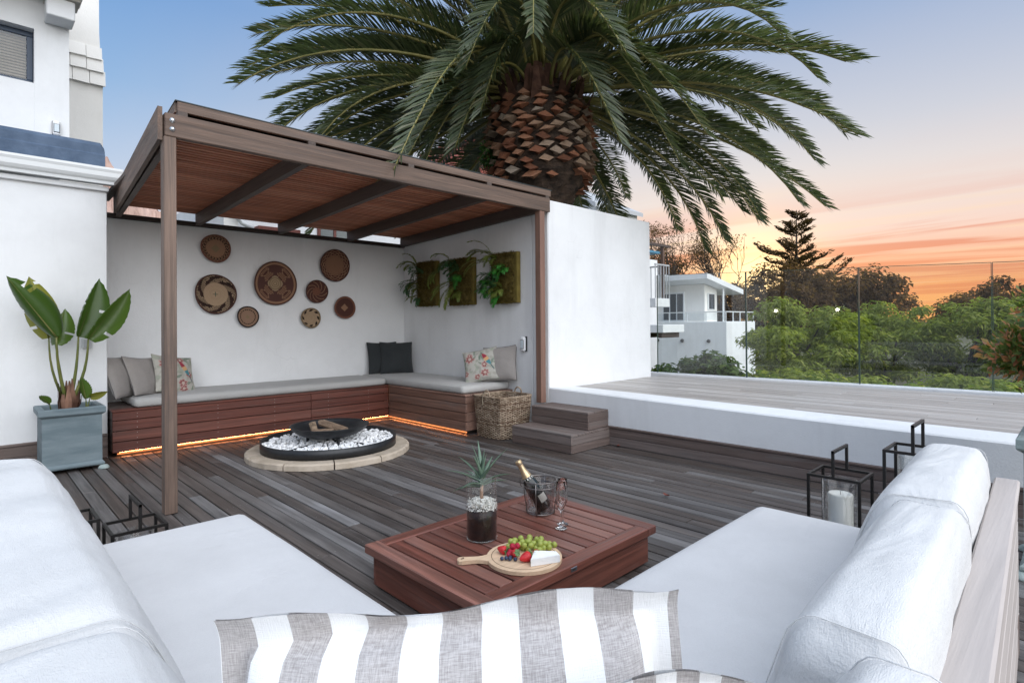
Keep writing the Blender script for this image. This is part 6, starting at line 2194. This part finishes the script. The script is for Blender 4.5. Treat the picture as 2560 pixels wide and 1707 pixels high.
# ================================================================== MOSS PANELS WITH FERNS
MOSS = noisy('olive_moss', (0.075, 0.055, 0.015), (0.19, 0.14, 0.038), 22, .95, .9, .02, 60)
MOSSB = noisy('moss_board_edge', (0.12, 0.088, 0.018), (0.18, 0.135, 0.03), 8, .9, .4, .005)
FERN = leaf('fern_olive', (0.10, 0.135, 0.028), (0.18, 0.23, 0.05), (0.28, 0.31, 0.09), .35)
FERNG = leaf('fern_bright', (0.03, 0.16, 0.026), (0.06, 0.29, 0.05), (0.11, 0.36, 0.08), .35)
FERND = leaf('fern_deep', (0.028, 0.095, 0.034), (0.055, 0.155, 0.058), (0.10, 0.22, 0.09), .3)
HAIR = leaf('moss_fibres', (0.06, 0.045, 0.012), (0.135, 0.10, 0.027), (0.24, 0.185, 0.06), .2, .9, .05)
def moss_panel(y0, y1, z0, z1, lab, plants, seed, fern_lab):
    rs = random.Random(seed); rn = np.random.RandomState(seed)
    t = thing('moss_panel', lab, 'wall planter', (4.798, (y0 + y1) / 2, z0), group='moss panels on the side wall')
    mk('board', *cham(4.735, 4.7985, y0, y1, z0, z1, .006), MOSSB, t)
    # lumpy moss face
    n_ = 26; V = []
    for i in range(n_ + 1):
        for j in range(n_ + 1):
            u, v = i / n_, j / n_
            e = min(1, min(u, 1 - u, v, 1 - v) * 9)
            x = 4.734 - .010 - .030 * e * (.6 + .5 * mnoise.noise(Vector((u * 5 + seed, v * 9, 0))) + .3 * mnoise.noise(Vector((u * 15, v * 22 + seed, 2))))
            V.append((x, y0 + .035 + (y1 - y0 - .035) * u, z0 + (z1 - z0) * v))
    mk('moss', V, [(i * (n_ + 1) + j, i * (n_ + 1) + j + 1, (i + 1) * (n_ + 1) + j + 1, (i + 1) * (n_ + 1) + j) for i in range(n_) for j in range(n_)], MOSS, t, True)
    k = 5200
    P = np.stack([4.722 - rn.rand(k) * .03, y0 + .03 + (y1 - y0 - .03) * rn.rand(k), z0 - .008 + (z1 - z0 + .016) * rn.rand(k)], 1)
    D = rn.normal(size=(k, 3)) * .8 + np.array([-.7, 0, -.1]); D /= np.linalg.norm(D, axis=1, keepdims=True)
    V, Q = leaf_quads(P, D, .035 * (.5 + rn.rand(k)), np.full(k, .0045), rn)
    tag(fast_mesh('moss_fibres', V, Q, HAIR, t), kind='stuff')
    # ferns: parts of the living panel
    for (y, z, az, el, ln, dr, mt, ll) in plants:
        V, Q, pts = frond_geo((4.715, y, z), az, math.radians(el), ln, math.radians(dr), rs, per=max(16, int(ln * 110)), ll=ll * 1.2, start=.10, width=.009, vee=.05, hang=.1, curl=rs.uniform(-.3, .3))
        f = mk('fern_frond', V, Q, mt, t)
        MB().tube(pts[::3], [.003 * (1 - .7 * i / 9) for i in range(len(pts[::3]))], 4).obj('midrib', RACHIS, f, True)
    return t
W = math.pi
up_ = math.radians(100)
# azimuth: pi = straight off the wall, pi/2 = towards the corner
def fan(y, z, n_, az0, az1, el0, el1, l0, l1, dr, mt, ll, seed):
    rs = random.Random(seed)
    return [(y + rs.uniform(-.03, .03), z + rs.uniform(-.03, .03), rs.uniform(az0, az1), rs.uniform(el0, el1), rs.uniform(l0, l1), dr + rs.uniform(-15, 15), mt, ll * rs.uniform(.8, 1.2)) for _ in range(n_)]
A2 = math.radians
p1 = fan(6.78, 2.07, 5, A2(95), A2(150), 30, 75, .28, .42, 100, FERN, .055, 1) + fan(6.80, 1.85, 9, A2(100), A2(170), -10, 40, .18, .30, 90, FERND, .05, 2) + fan(6.8, 1.66, 6, A2(100), A2(170), -20, 30, .14, .22, 80, FERN, .04, 3) + fan(6.62, 1.95, 4, A2(80), A2(200), 10, 60, .14, .22, 80, FERND, .05, 4)
p2 = fan(6.0, 2.07, 3, A2(95), A2(140), 20, 70, .28, .36, 105, FERN, .05, 5) + fan(6.02, 1.98, 3, A2(95), A2(150), 10, 40, .36, .48, 125, FERN, .055, 6) + fan(5.86, 1.95, 11, A2(110), A2(240), -10, 60, .12, .24, 85, FERND, .055, 7) + fan(5.92, 1.80, 4, A2(120), A2(200), -30, 10, .34, .50, 60, FERN, .06, 8) + fan(5.80, 1.70, 6, A2(120), A2(230), -10, 60, .12, .2, 70, FERN, .04, 9)
p3 = fan(5.14, 2.06, 4, A2(92), A2(130), 40, 80, .34, .48, 95, FERN, .055, 10) + fan(5.12, 2.02, 3, A2(95), A2(150), 5, 30, .42, .52, 85, FERN, .05, 11) + fan(4.93, 1.92, 13, A2(120), A2(260), -5, 55, .14, .24, 85, FERNG, .05, 12) + fan(5.15, 1.68, 12, A2(95), A2(200), -10, 50, .16, .28, 80, FERNG, .055, 13) + fan(5.02, 1.66, 9, A2(110), A2(230), 0, 60, .16, .26, 85, FERN, .055, 14) + fan(5.18, 1.86, 7, A2(95), A2(170), -20, 40, .14, .24, 90, FERND, .09, 15)
p1 += fan(6.72, 2.02, 7, A2(130), A2(215), -20, 50, .16, .28, 95, FERND, .06, 21) + fan(6.72, 1.78, 8, A2(130), A2(210), -20, 40, .14, .26, 90, FERN, .055, 22) + fan(6.70, 1.62, 5, A2(120), A2(220), -30, 20, .10, .16, 70, FERND, .05, 23)
p2 += fan(5.90, 2.04, 9, A2(120), A2(220), -10, 50, .18, .30, 100, FERND, .065, 24) + fan(5.80, 1.88, 9, A2(130), A2(230), -20, 50, .14, .24, 90, FERNG, .05, 25) + fan(5.78, 1.66, 5, A2(130), A2(220), -20, 40, .10, .18, 80, FERN, .05, 26)
p3 += fan(5.08, 2.05, 8, A2(110), A2(200), 0, 60, .16, .28, 95, FERN, .06, 27) + fan(5.06, 1.84, 8, A2(110), A2(210), -20, 40, .14, .22, 90, FERND, .08, 28) + fan(5.04, 1.60, 8, A2(110), A2(220), -20, 40, .12, .22, 80, FERNG, .06, 29)
moss_panel(6.350, 6.80, 1.515, 2.145, 'moss panel nearest the corner, dark with small ferns', p1, 41, '')
moss_panel(5.560, 6.045, 1.507, 2.125, 'middle moss panel with long drooping ferns', p2, 42, '')
moss_panel(4.752, 5.20, 1.505, 2.120, 'moss panel nearest the pergola post with bright green ferns', p3, 43, '')

# ================================================================== SCATTER CUSHIONS ON THE BENCH
def cushion(lab, c, nrm, w, h, t, mat, seed, roll=0, pipe=None, up=(0, 0, 1), col=None, group=None):
    o = thing('scatter_cushion', lab, 'cushion', c, group=group)
    n_ = 22 if col is None else 90
    V, Fc, UV = pillow(w, h, t, n_, .07, .008, seed)
    m = lookrot(nrm, up) @ Matrix.Rotation(math.radians(roll), 4, 'Y')
    cc = [col(u, v) for u, v in UV] if col else None
    mk('cover', V, Fc, mat, o, True, True, m, col=cc)
    if pipe:
        MB().tube(rail_loop(w, h, 22, .07), .0035, 5, False).obj('piping', pipe, o, True, True, m)
    return o
DPIPE = plain('dark_piping', (0.09, 0.085, 0.085), .9)


def floral(seed):
    rs = random.Random(seed)
    fl = [(rs.uniform(.05, .95), rs.uniform(.02, .98), rs.uniform(.085, .15), rs.uniform(0, 6)) for _ in range(6)]
    fl[0] = (.22, .70, .17, 1.0); fl[1] = (.62, .22, .15, .3)
    lv = [(rs.random(), rs.random(), rs.uniform(.10, .17), rs.uniform(0, 6.28)) for _ in range(11)]
    bird = (.70, .62, .22, -1.05)
    def f(u, v):
        c = np.array((0.40, 0.385, 0.34))
        n = mnoise.noise(Vector((u * 9 + seed, v * 9, 0)))
        if n > .12: c = c * (.80 if n > .3 else .9)
        if mnoise.noise(Vector((u * 6 - seed, v * 7, 4))) > .25: c = c * .55 + np.array((0.22, 0.27, 0.20)) * .45
        for (x, y, s, a) in lv:
            dx, dy = u - x, v - y
            p = (dx * math.cos(a) + dy * math.sin(a)) / s; q = (-dx * math.sin(a) + dy * math.cos(a)) / s
            w = .22 * (1 - p * p)
            if abs(p) < 1 and abs(q) < w:
                c = np.array((0.15, 0.19, 0.15)) if abs(q) > .04 else np.array((0.26, 0.29, 0.23))
        for (x, y, s, a) in fl:
            dx, dy = u - x, v - y; r = math.hypot(dx, dy) / s; t_ = math.atan2(dy, dx) + a
            rim = .50 + .34 * abs(math.cos(3.5 * t_ + .4 * math.sin(t_ * 2))) + .22 * mnoise.noise(Vector((u * 14, v * 14, seed + 2)))
            if r < rim:
                k = .5 + .5 * math.cos(t_ * 15 + r * 6)
                k2 = .5 + .5 * mnoise.noise(Vector((u * 26, v * 26, seed)))
                c = np.array((0.25, 0.085, 0.08)) * (.5 + .45 * k + .5 * k2) if r > .28 else np.array((0.46, 0.36, 0.31))
                if r > rim - .16: c = np.array((0.44, 0.27, 0.25)) * (.8 + .4 * k2)
        x, y, s, a = bird
        dx, dy = u - x, v - y
        p = (dx * math.cos(a) + dy * math.sin(a)) / s; q = (-dx * math.sin(a) + dy * math.cos(a)) / s
        if abs(p) < 1 and abs(q) < .30 * (1 - p * p) ** .7:
            c = np.array((0.30, 0.04, 0.06)) if p < -.25 else (np.array((0.55, 0.33, 0.16)) if p < .25 else np.array((0.07, 0.22, 0.25)))
        if 1 <= p < 1.75 and abs(q) < .07: c = np.array((0.06, 0.10, 0.12))
        if -1.35 < p < -.95 and abs(q) < .03: c = np.array((0.05, 0.05, 0.05))
        return c
    return f
FLV = vcol('printed_floral_linen', .9, .3, 300)
cushion('taupe cushion at the far left end of the bench, leaning on the end wall', (1.135, 6.80, .745), (.80, -.60, .38), .44, .44, .14, TAUPE, 1.0, 3, DPIPE)
cushion('taupe cushion leaning against the leftmost one', (1.345, 6.86, .738), (.66, -.70, .42), .43, .43, .13, TAUPE, 3.0, 6, DPIPE)
cushion('floral bird-print cushion partly behind the front pergola post', (1.640, 6.93, .735), (.40, -.84, .40), .46, .43, .13, FLV, 5.0, 10, None, col=floral(3))
cushion('charcoal cushion half hidden behind the other in the bench corner', (4.36, 7.15, .775), (-.12, -.97, .16), .46, .46, .13, CHAR, 7.0, 0, CHAR)
cushion('charcoal cushion standing in front in the bench corner', (4.505, 7.015, .775), (-.30, -.93, .20), .48, .46, .14, CHAR, 9.0, 1, CHAR)
cushion('taupe piped cushion leaning on the side wall near the wicker basket', (4.660, 4.985, .770), (-.86, -.40, .30), .44, .44, .13, TAUPE, 11.0, -6, DPIPE)
cushion('floral bird-print cushion in front of the taupe one near the wicker basket', (4.515, 5.165, .750), (-.78, -.50, .38), .44, .42, .13, FLV, 13.0, -12, None, col=floral(8))

# ================================================================== LANTERNS
def lantern(lab, loc, s, h, hh, along, candle=True):
    t = thing('lantern', lab, 'lantern', loc, group='black frame lanterns')
    b = .0062; q = s / 2
    for sx in (-1, 1):
        for sy in (-1, 1):
            mk('upright', *cham(sx * q - b, sx * q + b, sy * q - b, sy * q + b, .002, h), LANT, t, False, True)
    for z in (.004, h - 2 * b + .0005):
        for sy in (-1, 1):
            mk('rail', *cham(-q + b, q - b, sy * q - b + .0004, sy * q + b - .0004, z, z + 2 * b), LANT, t, False, True)
            mk('rail', *cham(sy * q - b + .0004, sy * q + b - .0004, -q + b, q - b, z, z + 2 * b), LANT, t, False, True)
    mb = MB()
    for sgn in (-1, 1):
        if along == 'x': mb.box(sgn * q - b, sgn * q + b, -b, b, h - .004, h + hh)
        else: mb.box(-b, b, sgn * q - b, sgn * q + b, h - .004, h + hh)
    if along == 'x': mb.box(-q - b, q + b, -b + .0003, b - .0003, h + hh - 2 * b, h + hh + .0004)
    else: mb.box(-b + .0003, b - .0003, -q - b, q + b, h + hh - 2 * b, h + hh + .0004)
    mb.obj('handle', LANT, t, False, True)
    mk('floor_plate', *cham(-q + b, q - b, -q + b, q - b, .006, .012), LANT, t, False, True)
    r = s * .36
    MB().lathe([(r, .0125), (r, h - .035), (r - .003, h - .035), (r - .003, .0125)], 32).obj('glass_cylinder', CLEAR, t, True, True)
    if candle:
        r2 = s * .25; hc = h * .80
        MB().lathe([(r2, .0128), (r2, hc - .006), (r2 - .004, hc), (r2 * .75, hc - .004), (.0001, hc - .008)], 28).obj('candle', noisy('ivory_wax', (0.72, 0.70, 0.64), (0.80, 0.78, 0.73), 9, .5, .1, .001), t, True, True)
        MB().tube([(0, 0, hc - .01), (.001, 0, hc + .004), (.004, 0, hc + .010)], .0012, 5).obj('wick', BLACK, t, False, True)
    return t
lantern('black lantern with a white candle beside the right sofa end', (3.115, .865, 0), .222, .50, .125, 'x')
lantern('taller black lantern half hidden by the right sofa cushion', (3.175, .555, 0), .222, .655, .125, 'x')
lantern('black lantern at the end of the left sofa', (.565, 3.06, 0), .205, .352, .108, 'y', False)
lantern('black lantern peeping out behind the left sofa back cushion', (.315, 3.09, 0), .205, .425, .108, 'y', False)

# ================================================================== SMALL FITTINGS
def sensor(lab, m):
    t = thing('motion_sensor', lab, 'sensor', (0, 0, 0), group='motion sensors')
    t.matrix_basis = m; WM[t] = m
    mk('back_plate', *cham(-.036, .036, -.012, .0, -.090, .090, .004), BLACK, t, False, True)
    mk('housing', *cham(-.034, .034, -.055, -.0125, -.088, .088, .016), plain('white_abs', (0.80, 0.81, 0.82), .4), t, False, True)
    mk('lens_surround', *cham(-.027, .027, -.058, -.0552, -.058, .050, .002), BLACK, t, False, True)
    mk('lens', *cham(-.022, .022, -.063, -.0582, -.050, .044, .004), plain('milky_lens', (0.55, 0.62, 0.66), .3), t, False, True)
sensor('white motion sensor on the alcove side wall beside the pergola post', Matrix.Translation((4.7975, 4.685, 1.012)) @ Matrix.Rotation(-math.pi / 2, 4, 'Z'))
sensor('white motion sensor on the upper wall of the left house', Matrix.Translation((.672, 7.1985, 3.235)) @ Matrix.Diagonal((.9, .9, .82, 1)))
sw = thing('socket_box', 'small grey weatherproof socket on the house wall behind the big leaves', 'socket', (.84, 6.618, 1.10))
mk('box', *cham(-.036, .036, -.028, -.0005, -.050, .050, .006), plain('pale_grey_plastic', (0.55, 0.56, 0.56), .5), sw, False, True)
mk('cover', *cham(-.026, .026, -.034, -.0285, -.036, .036, .004), plain('grey_plastic', (0.36, 0.37, 0.38), .5), sw, False, True)
# ================================================================== WHAT THE GLASS MIRRORS: the terrace behind and left of the view
tag(mk('paving', [(-6.1, -3.1, -.03), (-2.0, -3.1, -.03), (-2.0, 6.6, -.03), (-6.1, 6.6, -.03)], [(0, 1, 2, 3)], CONC), kind='structure')
wg = thing('house_wing', 'white house wing closing the far side of the terrace, mirrored in the glass', 'house', (-6.4, 3, 0))
MB().box(-6.9, -6.1, -1.0, 6.61, -.02, 3.1).box(-6.9, -6.1, -3.2, -1.0, 2.3, 3.1).obj('wall', plaster('grey_plaster', (0.40, 0.40, 0.40), (0.33, 0.33, 0.33)), wg)
for (ya, yb) in ((-3.2, -1.0),):
    d_ = mk('sliding_door', *cham(-6.25, -6.2, ya + .01, yb - .01, .0, .06), BLACK, wg)
    mk('pane', [(-6.22, ya + .02, .06), (-6.22, yb - .02, .06), (-6.22, yb - .02, 2.28), (-6.22, ya + .02, 2.28)], [(0, 1, 2, 3)], plain('dark_door_glass', (0.03, 0.035, 0.04), .08), d_)
for (y, lab) in ((6.30, 'lit wall lamp beside the far door of the house wing'), (4.40, 'lit wall lamp between the doors of the house wing')):
    lm = thing('wall_lamp', lab, 'lamp', (-6.09, y, 1.64), group='lit wall lamps on the house wing')
    mk('bracket', *cham(-.008, .04, -.04, .04, -.10, .10, .01), BLACK, lm, False, True)
    MB().lathe(sph(.06), 14, Matrix.Translation((.09, 0, 0))).obj('bulb', emit('warm_white_lamp', (1.0, 0.93, 0.82), 30.0), lm, True, True)
pt = planter('dark planter with a clipped standard tree on the paving behind the left sofa', (-3.0, 3.5, -.03), .50, .34, PLANTER2)
tree('topiary', 'clipped round-headed standard tree in the rear planter, mirrored in the glass', (-3.0, 3.5, .24), (-3.0, 3.5, 1.12), (.52, .52, .40), 5200, .07, SHRUB2, 301, k=60, cr=.17, flat=.9, trunk_r=.03, cat='tree', shell=.6)

# a couple of dry leaves blown against the skirting
DL = plain('dry_red_leaf', (0.16, 0.045, 0.03), .8)
for (x, y, a, lab) in ((4.745, 3.33, .3, 'curled dry leaf lying against the skirting by the steps'), (3.62, 2.13, 1.2, 'small red leaf fallen on the open deck')):
    V = []
    for i in range(6):
        s = i / 5
        w = .016 * math.sin(math.pi * (s * .9 + .05)); z = .004 + .018 * abs(s - .5)
        V += [(s * .07 - .035, -w, z + .006), (s * .07 - .035, 0, z), (s * .07 - .035, w, z + .007)]
    Fc = [(i * 3 + j, i * 3 + 3 + j, i * 3 + 4 + j, i * 3 + 1 + j) for i in range(5) for j in range(2)]
    t = mk('dry_leaf', V, Fc, DL, None, True, False, Matrix.Translation((x, y, .003)) @ Matrix.Rotation(a, 4, 'Z'))
    tag(t, lab, 'leaf')
